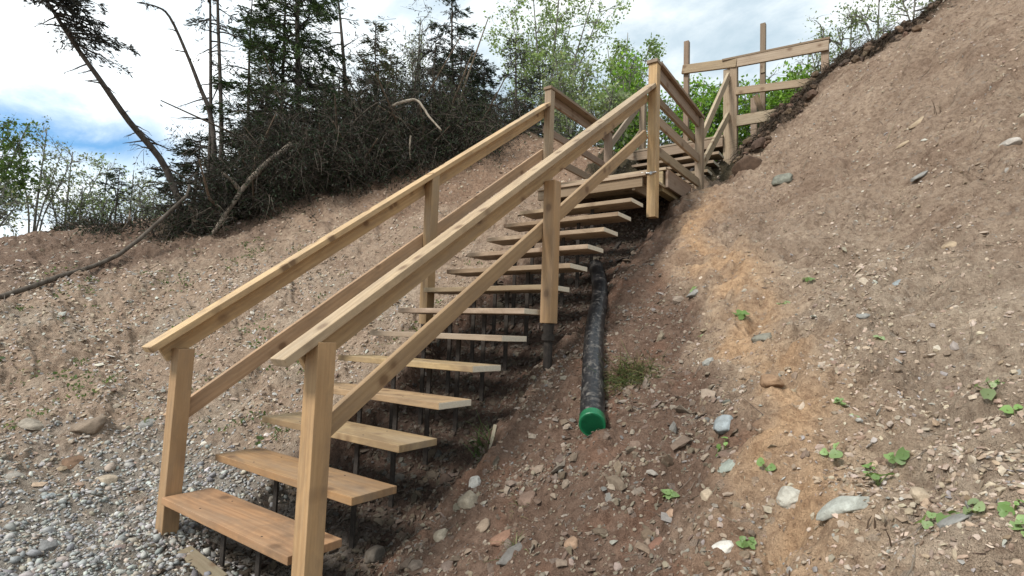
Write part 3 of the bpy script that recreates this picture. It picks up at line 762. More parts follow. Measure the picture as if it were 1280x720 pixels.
# ------------------------------------------------------------------ plants
def seedling(x, y, w, label, n=5, seed=0, tint=(.20, .30, .10)):
    rng = np.random.default_rng(200 + seed); g = gz(x, y)
    nr = gnorm(np.array([x]), np.array([y]))[0]
    t = thing('seedling', label, 'seedling', (x, y, g), 'green seedlings on the bare right bank')
    st = MB(); lf = MB()
    w = w * .85; n = max(2, n + int(rng.integers(-1, 3)))
    for k in range(n):
        a = k * 2.4 + rng.uniform(-.9, .9); d = np.array([math.cos(a), math.sin(a), 0]); d = unit(d - nr * d.dot(nr))
        R = w * rng.uniform(.09, .30); L = w * rng.uniform(.15, .42)
        c = np.array([x, y, g]) + d * L + nr * w * rng.uniform(.18, .45)
        tube(st, [np.array([x, y, g - .01]), np.array([x, y, g]) + d * L * .4 + nr * w * .15, c], [.0025, .002, .0015], 4, np.array([.22, .26, .10]))
        nn = unit(nr + d * rng.uniform(-.1, .7) + rng.normal(size=3) * .25); e1 = unit(np.cross(nn, rng.normal(size=3))); e2 = np.cross(nn, e1)
        M_ = 10; an = np.arange(M_) / M_ * 2 * math.pi
        rad = R * (1 + .12 * np.cos(an * 3 + rng.uniform(0, 6))) * np.where(np.arange(M_) == 0, .55, 1)
        ring = c + rad[:, None] * (np.cos(an)[:, None] * e1 + np.sin(an)[:, None] * e2) + nn * (R * .16 * np.sin(an * 2)[:, None])
        col = np.array(tint) * rng.uniform(.75, 1.25)
        V = np.concatenate([[c - nn * R * .14], ring]); F = np.array([(0, 1 + i, 1 + (i + 1) % M_) for i in range(M_)])
        lf.add(V, F, col)
    st.build('stem', SEED, t); lf.build('leaf', SEED, t, True)
SEEDL = [
 (2.12, .99, .115, 'bright green seedling between the blue grey stone and the flat greenish stone', 6), (1.93, .87, .11, 'pale green seedling in damp soil above the long pinkish tan stone', 5),
 (2.21, 2.58, .10, 'green seedling, upper right one of two side by side above the grey slab', 4), (2.09, 2.43, .11, 'green seedling, lower left one of two side by side above the grey slab', 5),
 (1.87, 2.25, .13, 'wide low seedling left of the grey slab on the clay', 6), (2.52, 1.11, .075, 'small seedling right of the brown clod on the clay', 4),
 (2.72, .77, .085, 'seedling on the open bank above the beige stone', 5), (2.57, .93, .055, 'tiny round leaved seedling above the pale wedge shaped stone', 3),
 (2.64, .72, .06, 'small seedling just left of the pale grey stone by the largest rock', 4), (2.53, .79, .09, 'flat two leaved seedling between wedge stone and tiny seedling', 4),
 (2.32, .78, .08, 'faded seedling on the clay above the pale wedge shaped stone', 4), (2.96, .97, .09, 'whitish green seedling at the right edge of the bank', 5),
 (3.01, .88, .08, 'seedling at the right edge below the whitish green one', 5), (2.78, .41, .085, 'leafy seedling left of two near the bottom right corner stone', 5),
 (2.83, .40, .08, 'leafy seedling right above the grey flat corner stone', 5), (2.87, .33, .055, 'small seedling right of the grey flat corner stone', 3),
 (2.935, .32, .07, 'round leaved seedling at the right edge near the bottom', 4), (2.945, .265, .06, 'round leaved seedling cut by the bottom right corner', 4),
 (2.30, .55, .07, 'thin seedling at the lower end of the orange clay', 4), (2.62, 1.47, .085, 'grey green seedling in the middle of the right bank', 4),
 (3.00, 1.10, .075, 'dull seedling at right edge above the whitish green one', 4), (1.46, 2.65, .12, 'small seedling beside the grey flat stone near the damp soil', 4),
 (2.66, .63, .085, 'seedling close above the largest pale rock', 5), (1.67, 2.18, .10, 'sparse seedling where damp soil meets the orange clay', 4)]
for i, (x, y, w, lab, n) in enumerate(SEEDL):
    seedling(x, y, w, lab, n, i, [(.20, .33, .10), (.27, .39, .16), (.18, .28, .10), (.28, .36, .18)][i % 4])

def grass_tuft(x, y, w, h, n, label, cols, seed, name='grass_tuft', lay=(0, 0, 0)):
    rng = np.random.default_rng(300 + seed)
    t = thing(name, label, 'grass', (x, y, gz(x, y)))
    mb = MB()
    S = np.stack([x + rng.normal(size=n) * w * .35, y + rng.normal(size=n) * w * .35], 1)
    z = height(S[:, 0], S[:, 1], False)
    d = np.stack([rng.normal(size=n) * .6, rng.normal(size=n) * .6 - .3, np.ones(n)], 1) + np.array(lay)
    twigs(mb, np.c_[S, z - .01], d, h * rng.uniform(.5, 1.2, n), .0026, .45, .35, 5, palette(n, cols, [3, 2, 2][:len(cols)], rng), rng)
    mb.build('blades', GRASS, t)
grass_tuft(1.34, 1.78, .20, .17, 420, 'yellow green tuft of grass beside the black drain pipe', [(.12, .15, .045), (.22, .20, .085), (.07, .09, .03)], 1, lay=(.2, -.5, -.3))
grass_tuft(.56, 1.34, .07, .17, 60, 'small green grass tuft at the end of the fourth tread', [(.10, .17, .05), (.07, .12, .03)], 2)
grass_tuft(1.34, .62, .08, .09, 40, 'sprig of grass beside the dark grey cobble at the bottom edge', [(.16, .20, .08), (.24, .24, .12)], 3)
grass_tuft(1.19, .86, .08, .07, 26, 'thin dry grass sprig on the broad dark red stone', [(.22, .20, .10), (.13, .14, .06)], 4)
def dry_stalk(x, y, h, label, seed):
    rng = np.random.default_rng(seed); t = thing('dry_stalk', label, 'dry stalk', (x, y, gz(x, y))); mb = MB(); g = gz(x, y)
    for k in range(3):
        a = rng.normal(size=2) * .25
        tube(mb, [(x + .02 * k, y, g - .01), (x + .02 * k + a[0] * h * .4, y + a[1] * h * .4, g + h * .5), (x + .02 * k + a[0] * h, y + a[1] * h, g + h * rng.uniform(.7, 1))], [.003, .0025, .001], 4, np.array([.5, .38, .3]))
    mb.build('stem', DEADW, t)
dry_stalk(2.70, .38, .06, 'thin brown dead stalks left of the bottom right corner seedlings', 5)
dry_stalk(2.64, .44, .045, 'short dead stalks just below the largest pale rock', 6)
dry_stalk(2.95, 4.45, .16, 'dead stalk standing high on the right bank', 7)

def weeds():
    rng = np.random.default_rng(8); mb = MB()
    X, Y, r = sample(9000, 3.0, 9.0, .8, rng=rng)
    hb = hbase(X, Y); m = (X < -.9) & (hb < 2.2) & (hb > .1) & (fbm(X / .6, Y / .6, 91, 3) > .28) & (rng.random(len(X)) < .6)
    X, Y, r = X[m], Y[m], r[m]; z = height(X, Y, False)
    k = 9; P = np.repeat(np.c_[X, Y, z + .015], k, axis=0) + rng.normal(size=(len(X) * k, 3)) * np.array([.035, .035, .012])
    leaves(mb, P, rng.uniform(.018, .04, len(P)), palette(len(P), [(.10, .15, .06), (.16, .20, .10), (.20, .20, .13)], [2, 2, 1], rng), np.array([0, -.3, .6]), .7, .8, rng)
    o = mb.build('low_weeds', LEAF); tag(o, 'sparse low weeds growing in patches on the stony left bank', 'weeds', kind='stuff')
weeds()
def litter():
    rng = np.random.default_rng(12); mb = MB()
    X, Y, r = sample(2600, 1.6, 10.0, .85, rng=rng); hb = hbase(X, Y); zz_ = zones(X, Y, hb)
    m = (rng.random(len(X)) < np.where(X < -.8, .9, .3)) & (zz_['beyond'] < .2) & (zz_['stair'] < .3) & (zz_['orange'] < .4)
    X, Y, r = X[m], Y[m], r[m]; nr = gnorm(X, Y)
    d = rng.normal(size=(len(X), 3)); d = d - nr * (d * nr).sum(1)[:, None] + nr * rng.normal(size=(len(X), 1)) * .12
    twigs(mb, np.c_[X, Y, height(X, Y, True) + .006], d, np.maximum(rng.lognormal(math.log(.07), .6, len(X)), .01 * r), np.maximum(.0022, .0007 * r), .05, .2, 4, palette(len(X), [(.22, .17, .13), (.12, .09, .07), (.36, .31, .25)], [3, 2, 1], rng), rng)
    o = mb.build('twig_litter', GRASS); tag(o, 'dry broken twigs littered over the bare banks', 'twigs', kind='stuff')
litter()
def turf_lip():
    rng = np.random.default_rng(9); mb = MB(); n = 7000
    t = rng.uniform(.9, 8.0, n) ** 1.0; x = np.where(rng.random(n) < .75, rng.uniform(1.05, 3.6, n), rng.uniform(3.6, 7.5, n))
    y = np.interp(x, CRX, CRY) + rng.normal(size=n) * .09 + .04; z = height(x, y, False)
    d = np.stack([rng.normal(size=n) * .8 - .2, rng.normal(size=n) * .5 - .55, rng.normal(size=n) * .5 - .1], 1)
    twigs(mb, np.c_[x, y, z + rng.uniform(-.02, .05, n)], d, rng.uniform(.05, .22, n), .0048, .8, .4, 4, palette(n, [(.055, .038, .026), (.10, .072, .05), (.16, .125, .085)], [4, 3, 1], rng), rng)
    n = 1500; x = rng.uniform(1.05, 6.5, n); y = np.interp(x, CRX, CRY) + rng.uniform(.02, .3, n); z = height(x, y, False)
    d = np.stack([rng.normal(size=n) * .5, rng.normal(size=n) * .5, np.ones(n)], 1)
    twigs(mb, np.c_[x, y, z], d, rng.uniform(.05, .2, n), .0035, .3, .3, 4, palette(n, [(.20, .19, .10), (.12, .14, .06), (.30, .27, .18)], [2, 2, 1], rng), rng)
    o = mb.build('turf_roots', GRASS); tag(o, 'dark matted roots and dry grass hanging along the lip of the right bank', 'roots', kind='stuff')
turf_lip()

def clods():
    rng = np.random.default_rng(15); mb = MB(); n = 420
    x = np.where(rng.random(n) < .8, rng.uniform(1.0, 3.8, n), rng.uniform(3.8, 7, n)); y = np.interp(x, CRX, CRY) + rng.normal(size=n) * .13 - .02
    size = np.minimum(rng.lognormal(math.log(.06), .5, n), .19)
    stone_field(mb, x, y, size, palette(n, [(.12, .08, .055), (.17, .115, .08), (.08, .055, .04)], [3, 2, 2], rng), (.5, .9), 2, .12, .2, .5, rng)
    o = mb.build('soil_clods', SHARD, smooth=False); tag(o, 'dark brown clods of soil crumbling off the lip of the right bank', 'soil clods', kind='stuff')
clods()
# ------------------------------------------------------------------ trees
def bez(pts, n):
    pts = np.array(pts, float); m = len(pts)
    t = np.linspace(0, m - 1, n); out = []
    for q in t:
        i = min(int(q), m - 2); f = q - i
        p0 = pts[max(i - 1, 0)]; p1 = pts[i]; p2 = pts[i + 1]; p3 = pts[min(i + 2, m - 1)]
        out.append(.5 * ((2 * p1) + (-p0 + p2) * f + (2 * p0 - 5 * p1 + 4 * p2 - p3) * f * f + (-p0 + 3 * p1 - 3 * p2 + p3) * f ** 3))
    return np.array(out)

def conifer(label, path, r0, c0, Lmax, nb, dens, cols, seed, name='spruce_tree', droop=.35, bare=0, group=None, shape=1.0, needle=.085, nw=.24, tuft=None, cat='spruce tree', lowdead=True, side=None, twiggy=1.0):
    """trunk along path; live branches from fraction c0 of the trunk to the top, bare dead ones below"""
    rng = np.random.default_rng(seed)
    P = bez(path, 26); Hh = P[-1][2] - P[0][2]
    base = (P[0][0], P[0][1], gz(P[0][0], P[0][1]))
    P0 = P.copy(); P0 = np.concatenate([[np.array([P[0][0], P[0][1], min(base[2], P[0][2]) - .2])], P0])
    t = thing(name, label, cat, base, group)
    tr = MB(); rad = np.concatenate([[r0 * 1.25], r0 * (1 - np.linspace(0, 1, 26) * .86)])
    tube(tr, list(P0), list(rad), 9); tr.build('trunk', BARK, t, True)
    br = MB(); nd = MB()
    def at(f):
        q = f * 25; i = min(int(q), 24); return P[i] + (P[i + 1] - P[i]) * (q - i)
    def limb(f, L, az, up, live):
        s = at(f); d = np.array([math.cos(az), math.sin(az), up]); d = unit(d)
        K = 7; pts = []
        sag = droop * L
        for k in range(K):
            u = k / (K - 1)
            pts.append(s + d * L * u + np.array([0, 0, -sag * u * u * (1.35 - .75 * u)]) + rng.normal(size=3) * .02 * L * u)
        pts = np.array(pts)
        tube(br, list(pts), list(np.linspace(.012 + .010 * L, .003, K)), 4, np.array([1, 1, 1.0]) * rng.uniform(.6, 1.1))
        m = int((5 if not live else 13) * max(L, .35) * twiggy) + 2
        u = rng.uniform(.2, 1, m); S = np.array([np.interp(u, np.linspace(0, 1, K), pts[:, c]) for c in range(3)]).T
        sd = np.cross(d, np.array([0, 0, 1.0])); sd = unit(sd)
        D = sd * rng.choice([-1, 1], m)[:, None] * rng.uniform(.5, 1.2, (m, 1)) + d * rng.uniform(.3, 1.1, (m, 1)) + rng.normal(size=(m, 3)) * .2 - np.array([0, 0, .2])
        l2 = (1.08 - u) * L * .42 + .06
        tips = twigs(br, S, D, l2, .004, .25, .15, 3, np.ones((m, 3)) * .8, rng)
        if live:
            # needle sprays along the limb and its twigs
            q = max(int(dens * 210 * L), 8)
            i = rng.integers(0, m, q); f2 = rng.uniform(.1, 1.05, q)[:, None]
            C1 = S[i] * (1 - f2) + tips[i] * f2 + rng.normal(size=(q, 3)) * .018
            ax = unit(D[i]) * 1.0 + d * .5 + np.array([0, 0, -.25])
            cc = palette(q, cols, [4, 3, 2][:len(cols)], rng) * rng.uniform(.75, 1.3)
            leaves(nd, C1, needle * rng.uniform(.6, 1.3, q), cc, ax, nw, .45, rng)
    for k in range(nb):
        f = c0 + (1 - c0) * (k + rng.random()) / nb
        prof = (1 - (f - c0) / (1 - c0 + 1e-6)) ** .8 * (.55 + .45 * min(1, (f - c0) / .12 + .2))
        L = Lmax * (prof * shape + .10) * rng.uniform(.55, 1.2)
        az = rng.uniform(0, 2 * math.pi) if side is None else side + rng.normal() * .9
        limb(f, L, az, rng.uniform(-.05, .45), True)
    for k in range(bare):
        f = rng.uniform(.04, max(c0, .12) if lowdead else .97)
        limb(f, Lmax * rng.uniform(.35, 1.0) * (1 - .35 * f), rng.uniform(0, 2 * math.pi), rng.uniform(-.3, .25), False)
    if tuft is not None:
        for (f0, f1, n_, L_, az_) in tuft:
            for k in range(n_): limb(rng.uniform(f0, f1), L_ * rng.uniform(.5, 1.1), az_ + rng.normal() * .8, rng.uniform(-.2, .3), True)
    br.build('branches', BARK, t); nd.build('crown', NEEDLE, t)
    return t

DKG = [(.020, .034, .018), (.034, .052, .022), (.015, .024, .014)]
MDG = [(.05, .085, .03), (.075, .115, .038), (.034, .056, .024)]
YLG = [(.085, .10, .030), (.06, .085, .028), (.11, .075, .03)]
GREYN = [(.040, .042, .036), (.028, .030, .026), (.055, .055, .045)]
def b(x, y, dz=0.0): return np.array([x, y, gz(x, y) + dz])
# the leaning one at the left, with a clump of live twigs near its top
conifer('leaning dead spruce on the left bank with one dark clump of needles near its top', [(-6.79, 2.47, 2.85), (-6.89, 2.20, 3.49), (-6.96, 1.70, 4.03), (-6.98, 1.30, 4.52), (-7.07, .94, 5.0), (-7.04, .61, 5.42), (-7.11, .25, 5.95), (-7.1, -.1, 6.4)],
        .058, .9, .5, 6, .7, GREYN, 21, 'dead_spruce', .3, 34, None, 1.0, tuft=[(.56, .80, 30, .75, 1.0), (.66, .97, 16, .55, .8)], cat='dead tree', lowdead=False, needle=.08)
sn = b(-7.26, 3.14)
conifer('bent dead spruce whose bare top forks, right of the leaning one', [sn, (-7.26, 3.14, 4.0), (-7.31, 3.03, 4.71), (-7.38, 2.87, 5.11), (-7.47, 2.66, 5.63), (-7.58, 2.37, 6.23), (-7.65, 2.17, 6.35), (-7.71, 1.9, 6.30)],
        .055, .97, .3, 1, .2, GREYN, 22, 'dead_spruce', .2, 16, None, cat='dead tree', lowdead=False, twiggy=.6)
conifer('thin upright dead spruce with drooping bare branches, left one of a close pair', [b(-7.75, 3.28), (-7.75, 3.28, 4.3), (-7.81, 3.12, 6.72), (-7.85, 3.05, 7.6)], .05, .62, .75, 13, .45, DKG, 23, 'dead_spruce', .35, 30, None, cat='dead tree')
conifer('thin upright dead spruce with drooping bare branches, right one of a close pair', [b(-7.49, 3.36), (-7.49, 3.36, 4.3), (-7.59, 3.13, 6.96), (-7.62, 3.1, 7.9)], .055, .60, .85, 15, .55, DKG, 24, 'dead_spruce', .35, 34, None, cat='dead tree')
conifer('slender spruce with needles only near its top, right of the close dead pair', [b(-7.93, 4.05), (-7.93, 4.05, 4.8), (-7.97, 3.98, 6.6), (-7.98, 3.96, 7.9)], .045, .52, .75, 22, .55, DKG, 25, 'spruce_tree', .35, 26, None)
conifer('largest dense green spruce in the left wood', [b(-7.04, 4.62), (-7.05, 4.6, 5.0), (-7.15, 4.45, 7.5), (-7.2, 4.37, 9.2)], .09, .20, 1.55, 120, 1.25, MDG, 26, 'spruce_tree', .38, 18, None, needle=.09)
conifer('dark spruce pressed against the left of the largest green spruce', [b(-7.7, 4.6), (-7.7, 4.6, 5.4), (-7.72, 4.5, 8.4)], .07, .28, 1.2, 84, 1.1, DKG, 27, 'spruce_tree', .38, 16, None)
conifer('bare grey spruce trunk just right of the largest green spruce', [b(-7.34, 5.95), (-7.34, 5.95, 5.5), (-7.45, 5.8, 7.2), (-7.6, 5.6, 8.9)], .085, .6, .9, 10, .35, GREYN, 28, 'dead_spruce', .3, 26, None, cat='dead tree')
conifer('small yellowish green spruce in front of the bare grey trunk', [b(-6.17, 5.84), (-6.2, 5.8, 5.4), (-6.26, 5.72, 7.35)], .045, .10, 1.0, 80, 1.1, YLG, 29, 'spruce_tree', .3, 4, None, needle=.085)
conifer('tall narrow layered spruce standing clear against the sky', [b(-6.10, 8.10), (-6.1, 8.1, 6.0), (-6.2, 8.0, 8.0), (-6.25, 7.97, 9.6)], .06, .26, .95, 54, 1.2, DKG, 30, 'spruce_tree', .42, 10, None, needle=.09)
conifer('bushy dark spruce just right of the tall narrow one', [b(-5.23, 8.2), (-5.25, 8.2, 6.0), (-5.29, 8.16, 7.35)], .05, .10, .95, 62, .9, DKG, 31, 'spruce_tree', .3, 6, None)
conifer('blackish dead twiggy spruce left of the pale leafy tree', [b(-4.35, 8.26), (-4.37, 8.25, 6.0), (-4.41, 8.21, 7.65)], .05, .10, .85, 56, .55, GREYN, 32, 'dead_spruce', .35, 40, None, cat='dead tree')
# smaller ones filling the wood's lower storey
fill = [(-8.3, 3.3, 1.5, 'low dark spruce behind the foot of the leaning dead one'), (-8.4, 4.6, 2.3, 'dark half dead spruce behind the close dead pair'), (-8.2, 5.6, 3.2, 'dark spruce behind the largest green spruce'), (-7.6, 6.9, 3.2, 'dark spruce behind the bare grey trunk'),
        (-6.6, 6.6, 2.7, 'dark twiggy spruce between the grey trunk and the yellowish spruce'), (-5.7, 6.9, 2.8, 'dark twiggy spruce right of the yellowish green spruce'), (-5.0, 7.0, 2.2, 'low dark spruce under the tall narrow layered one'), (-7.2, 8.6, 3.4, 'dark spruce at the back left of the tall narrow one'), (-6.9, 3.9, 1.6, 'low grey green spruce at the foot of the largest spruce'),
        (-7.0, 5.4, 2.4, 'dark dead spruce between the largest spruce and the grey trunk'), (-8.9, 6.6, 3.2, 'dark spruce deep in the wood behind the largest one'), (-6.4, 9.2, 3.0, 'dark spruce deep in the wood behind the tall narrow one'), (-4.4, 9.4, 2.4, 'dark spruce behind the blackish dead twiggy one'), (-5.5, 7.7, 2.6, 'dark spruce in front of the tall narrow layered one')]
for i, (x, y, h, lab) in enumerate(fill):
    p = b(x, y); conifer(lab, [p, p + np.array([.03, .02, h * .5]), p + np.array([0, .05, h])], .045, .04, .95, 60, .8, GREYN if i % 2 else DKG, 60 + i, 'spruce_tree', .35, 22, None)

# dead brush hanging over the brow of the left bank
def brush(x, y, w, h, n, label, seed, over=(.3, -.42), gap=0.0, green=0.0):
    x -= .16; y += .20
    rng = np.random.default_rng(seed); g = gz(x, y)
    t = thing('dead_brush', label, 'brush', (x, y, g), 'dead brush along the brow of the left bank')
    br = MB(); fo = MB()
    tips = []
    for k in range(26):
        s = np.array([x + rng.normal() * w * .45, y + rng.normal() * w * .45, 0]); s[2] = gz(s[0], s[1]) - .05
        a = rng.uniform(0, 2 * math.pi); d = unit(np.array([math.cos(a) * .7 + over[0] * .7, math.sin(a) * .7 + over[1] * .7, rng.uniform(.0, 1.3)]))
        L = h * rng.uniform(.6, 1.4); pts = [s]; dd = d.copy()
        for q in range(6):
            dd = unit(dd + rng.normal(size=3) * .22 + np.array([0, 0, -.10])); pts.append(pts[-1] + dd * L / 6)
        tube(br, pts, list(np.linspace(.022 * rng.uniform(.5, 1.2), .004, 7)), 5, np.array([1, 1, 1.0]) * rng.uniform(.7, 1.7))
        tips += pts[1:]
    for k in range(5):                               # thicker grey limbs among the twigs
        s = np.array([x + rng.normal() * w * .5, y + rng.normal() * w * .5, 0]); s[2] = gz(s[0], s[1]) - .05
        d = unit(np.array([rng.normal() * .6 + .3, rng.normal() * .6 - .3, rng.uniform(.2, 1.2)])); L = h * rng.uniform(.8, 1.5)
        tube(br, [s, s + d * L * .5 + rng.normal(size=3) * .05, s + d * L + rng.normal(size=3) * .1], [.03, .022, .009], 6, np.array([3.0, 2.9, 2.7]) * rng.uniform(.6, 1.2))
    tips = np.array(tips)
    i = rng.integers(0, len(tips), n); S = tips[i] + rng.normal(size=(n, 3)) * np.array([w * .22, w * .22, h * .16])
    D = rng.normal(size=(n, 3)) + np.array([over[0], over[1], -.05])
    tp = twigs(br, S, D, rng.uniform(.12, .5, n), .0045, .3, .45, 5, np.ones((n, 3)) * rng.uniform(.5, 1.9, (n, 1)) ** 1.3, rng)
    m = int(n * 6.5); i = rng.integers(0, n, m); C1 = S[i] + (tp[i] - S[i]) * rng.uniform(0, 1, (m, 1)) + rng.normal(size=(m, 3)) * .03
    leaves(fo, C1, rng.uniform(.03, .085, m), palette(m, [(.024, .021, .016), (.040, .034, .026), (.05, .07, .026) if green else (.024, .040, .018)], [2.4, .8, 3.6 + 4 * green], rng), np.array([0, 0, -.3]), .28, .9, rng)
    br.build('branches', BRUSH, t); fo.build('dead_needles', NEEDLE, t)
BR = [(-6.35, 2.45, .40, .45, 600, 'dark dead brush at the foot of the leaning dead spruce'), (-6.15, 2.95, .45, .75, 1000, 'dark dead brush behind the pale fallen trunk'), (-5.95, 3.45, .6, 1.15, 1900, 'dark dead brush above the upper end of the pale fallen trunk'),
      (-5.6, 3.95, .6, 1.2, 2100, 'dense blackish brush hanging below the largest green spruce'), (-5.15, 4.45, .6, 1.25, 2200, 'dense blackish brush with a steep overhanging lower edge'), (-4.7, 5.0, .6, 1.2, 2100, 'dense dark brush around the white broken branch'),
      (-4.35, 5.65, .55, 1.1, 1800, 'dark brush right of the white broken branch'), (-4.0, 6.25, .5, .8, 1300, 'low dark brush with hanging roots left of the upper handrail'), (-3.45, 6.95, .5, .6, 900, 'low dark brush at the right end, behind the left handrail'),
      (-6.2, 4.5, .7, 2.0, 2600, 'taller dark brush in front of the largest green spruce'), (-5.6, 5.5, .7, 2.0, 2600, 'taller dark brush in front of the yellowish green spruce'), (-4.6, 6.6, .6, 1.3, 1700, 'greenish dark brush under the bushy dark spruce'),
      (-5.1, 6.1, .7, 1.9, 2300, 'tall dark brush below the tall narrow layered spruce'), (-6.7, 3.7, .7, 1.5, 1900, 'dark brush around the feet of the close dead pair'), (-7.3, 1.75, .4, .25, 250, 'low grey brush on the skyline left of the leaning dead spruce'), (-8.6, 1.6, .5, .22, 220, 'low brush farthest left on the bank skyline')]
for i, (x, y, w, h, n, lab) in enumerate(BR): brush(x, y, w, h, n, lab, 400 + i, green=.5 if i in (11, 7) else 0.0)

# fallen timber
def log(name, label, pts, r0, r1, mat, tint, cat, sub=None):
    pts = [np.array(p, float) for p in pts]
    t = thing(name, label, cat, tuple(pts[-1])); mb = MB(); P = bez(pts, 22)
    P = P + np.random.default_rng(len(label)).normal(size=P.shape) * r0 * .12
    tube(mb, list(P), list(np.linspace(r0, r1, 22)), 9, np.array(tint)); mb.build('trunk', mat, t, True)
    if sub:
        m2 = MB()
        for q in sub: tube(m2, list(bez(q, 8)), list(np.linspace(r1 * .8, r1 * .3, 8)), 5, np.array(tint))
        m2.build('branches', mat, t)
def g3(x, y, dz): return (x, y, gz(x, y) + dz)
log('fallen_log', 'long thin grey log lying down the left bank below the leaning dead spruce', [g3(-4.95, -.75, .07), g3(-5.16, -.23, .08), g3(-5.3, .14, .09), g3(-5.49, .64, .09), g3(-5.71, 1.33, .11), (-6.04, 2.19, 2.78), (-6.19, 2.33, 3.06)], .034, .024, DEADW, (.62, .58, .55), 'log')
log('fallen_tree', 'pale broken trunk leaning out of the dark brush onto the left bank', [g3(-5.80, 2.55, .02), (-5.72, 2.88, 3.02), (-5.58, 3.15, 3.49), (-5.47, 3.54, 3.95)], .032, .05, DEADW, (1.9, 1.8, 1.7), 'log', [[(-5.72, 2.88, 3.02), (-5.70, 2.75, 3.15), (-5.74, 2.58, 3.27)]])
log('broken_branch', 'white bent broken branch caught in the dark brush', [(-4.02, 4.38, 4.59), (-3.88, 4.53, 4.69), (-3.75, 4.68, 4.72), (-3.55, 4.74, 4.45), (-3.32, 4.83, 4.19)], .028, .014, DEADW, (1.9, 1.85, 1.75), 'branch')
log('broken_branch', 'short pale root hanging straight down under the dark brush', [(-3.87, 4.68, 4.15), (-3.80, 4.60, 3.95), (-3.79, 4.62, 3.72)], .018, .009, DEADW, (1.2, 1.15, 1.05), 'branch')
log('dead_limb', 'thin grey limb slanting across the dark brush below the yellowish spruce', [(-4.9, 4.05, 4.0), (-4.75, 4.2, 4.4), (-4.6, 4.45, 4.75), (-4.5, 4.7, 4.95)], .016, .008, DEADW, (.6, .57, .53), 'branch')

# ------------------------------------------------------------------ leafy trees
def leafy(label, x, y, h, spread, stems, nl, size, cols, seed, name='birch_tree', cat='birch tree', c0=.25, r0=.05, z0=None, group=None, bark=None, rise=1.0, lean=(0, 0)):
    rng = np.random.default_rng(seed); g = gz(x, y) if z0 is None else z0
    t = thing(name, label, cat, (x, y, g), group); tr = MB(); br = MB(); cr = MB(); ends = []; wts = []
    for s in range(stems):
        a = s * 2.4 + rng.uniform(-.5, .5); out = spread * (.15 + .55 * (s > 0)) * rng.uniform(.6, 1.1)
        hh = h * (1 if s == 0 else rng.uniform(.72, .97))
        P = bez([(x + rng.normal() * .03, y + rng.normal() * .03, g - .15), (x + math.cos(a) * out * .25 + lean[0] * .3, y + math.sin(a) * out * .25 + lean[1] * .3, g + hh * .35), (x + math.cos(a) * out * .65 + lean[0] * .7, y + math.sin(a) * out * .65 + lean[1] * .7, g + hh * .7), (x + math.cos(a) * out + lean[0], y + math.sin(a) * out + lean[1], g + hh)], 14)
        tube(tr, list(P), list(np.linspace(r0 * (1 if s == 0 else .7), .008, 14)), 7)
        nb_ = int(13 * rise)
        for k in range(nb_):
            f = rng.uniform(c0, 1); i = min(int(f * 13), 12); s0 = P[i]
            a2 = rng.uniform(0, 2 * math.pi); L = spread * (.75 - .45 * f) * rng.uniform(.5, 1.2) + .12
            d = unit(np.array([math.cos(a2), math.sin(a2), rng.uniform(.35, 1.2)])); pts = [s0]
            for q in range(4): d = unit(d + rng.normal(size=3) * .25); pts.append(pts[-1] + d * L / 4)
            tube(br, pts, list(np.linspace(.012, .004, 5)), 4)
            pts = np.array(pts); m = 7; u = rng.integers(1, 5, m); S = pts[u] + rng.normal(size=(m, 3)) * .02
            D = d + rng.normal(size=(m, 3)) * .7
            tp = twigs(br, S, D, rng.uniform(.12, .34, m) * (.5 + spread * .4), .004, .1, .2, 3, None, rng)
            ends.append(np.concatenate([tp, (S + tp) / 2, pts[2:]]))
    E = np.concatenate(ends)
    clump = rng.integers(0, len(E), max(int(len(E) * .75), 1))     # some twigs stay bare, so sky shows through
    i = clump[rng.integers(0, len(clump), nl)]
    Cn = E[i] + rng.normal(size=(nl, 3)) * np.array([.075, .075, .06])
    tone = rng.uniform(.65, 1.35, len(E))[i][:, None]
    leaves(cr, Cn, size * rng.uniform(.6, 1.3, nl), palette(nl, cols, [3, 2, 2][:len(cols)], rng) * tone, np.array([0, 0, -.3]), .62, 1.0, rng)
    tr.build('trunk', bark or BIRCH, t, True); br.build('branches', bark or BIRCH, t); cr.build('crown', LEAF, t)
PALEL = [(.23, .29, .15), (.30, .35, .20), (.17, .22, .10)]
BRTL = [(.19, .34, .05), (.25, .40, .07), (.13, .24, .04)]
DULL = [(.22, .25, .18), (.29, .31, .25), (.14, .165, .10)]
leafy('tall pale leafed tree with many thin stems behind the landing', -5.40, 11.1, 6.4, 2.3, 7, 8500, .085, [(.24, .32, .14), (.31, .38, .19), (.17, .23, .09)], 500, c0=.3, r0=.06, rise=1.3)
leafy('smaller pale leafed tree left of the tall one behind the bushy spruce', -6.6, 11.6, 5.0, .9, 3, 1500, .075, DULL, 501, c0=.3)
leafy('young leafy tree behind the landing post', -3.15, 11.25, 4.1, 1.0, 5, 4200, .08, [(.20, .28, .10), (.26, .34, .14), (.14, .20, .07)], 502, c0=.25)
leafy('thin bare topped sapling behind the yellowish green spruce', -6.9, 7.6, 3.9, .6, 3, 500, .06, DULL, 503, c0=.4)
leafy('thin pale sapling left of the tall narrow layered spruce', -6.4, 7.1, 3.6, .55, 3, 650, .06, DULL, 504, c0=.4)
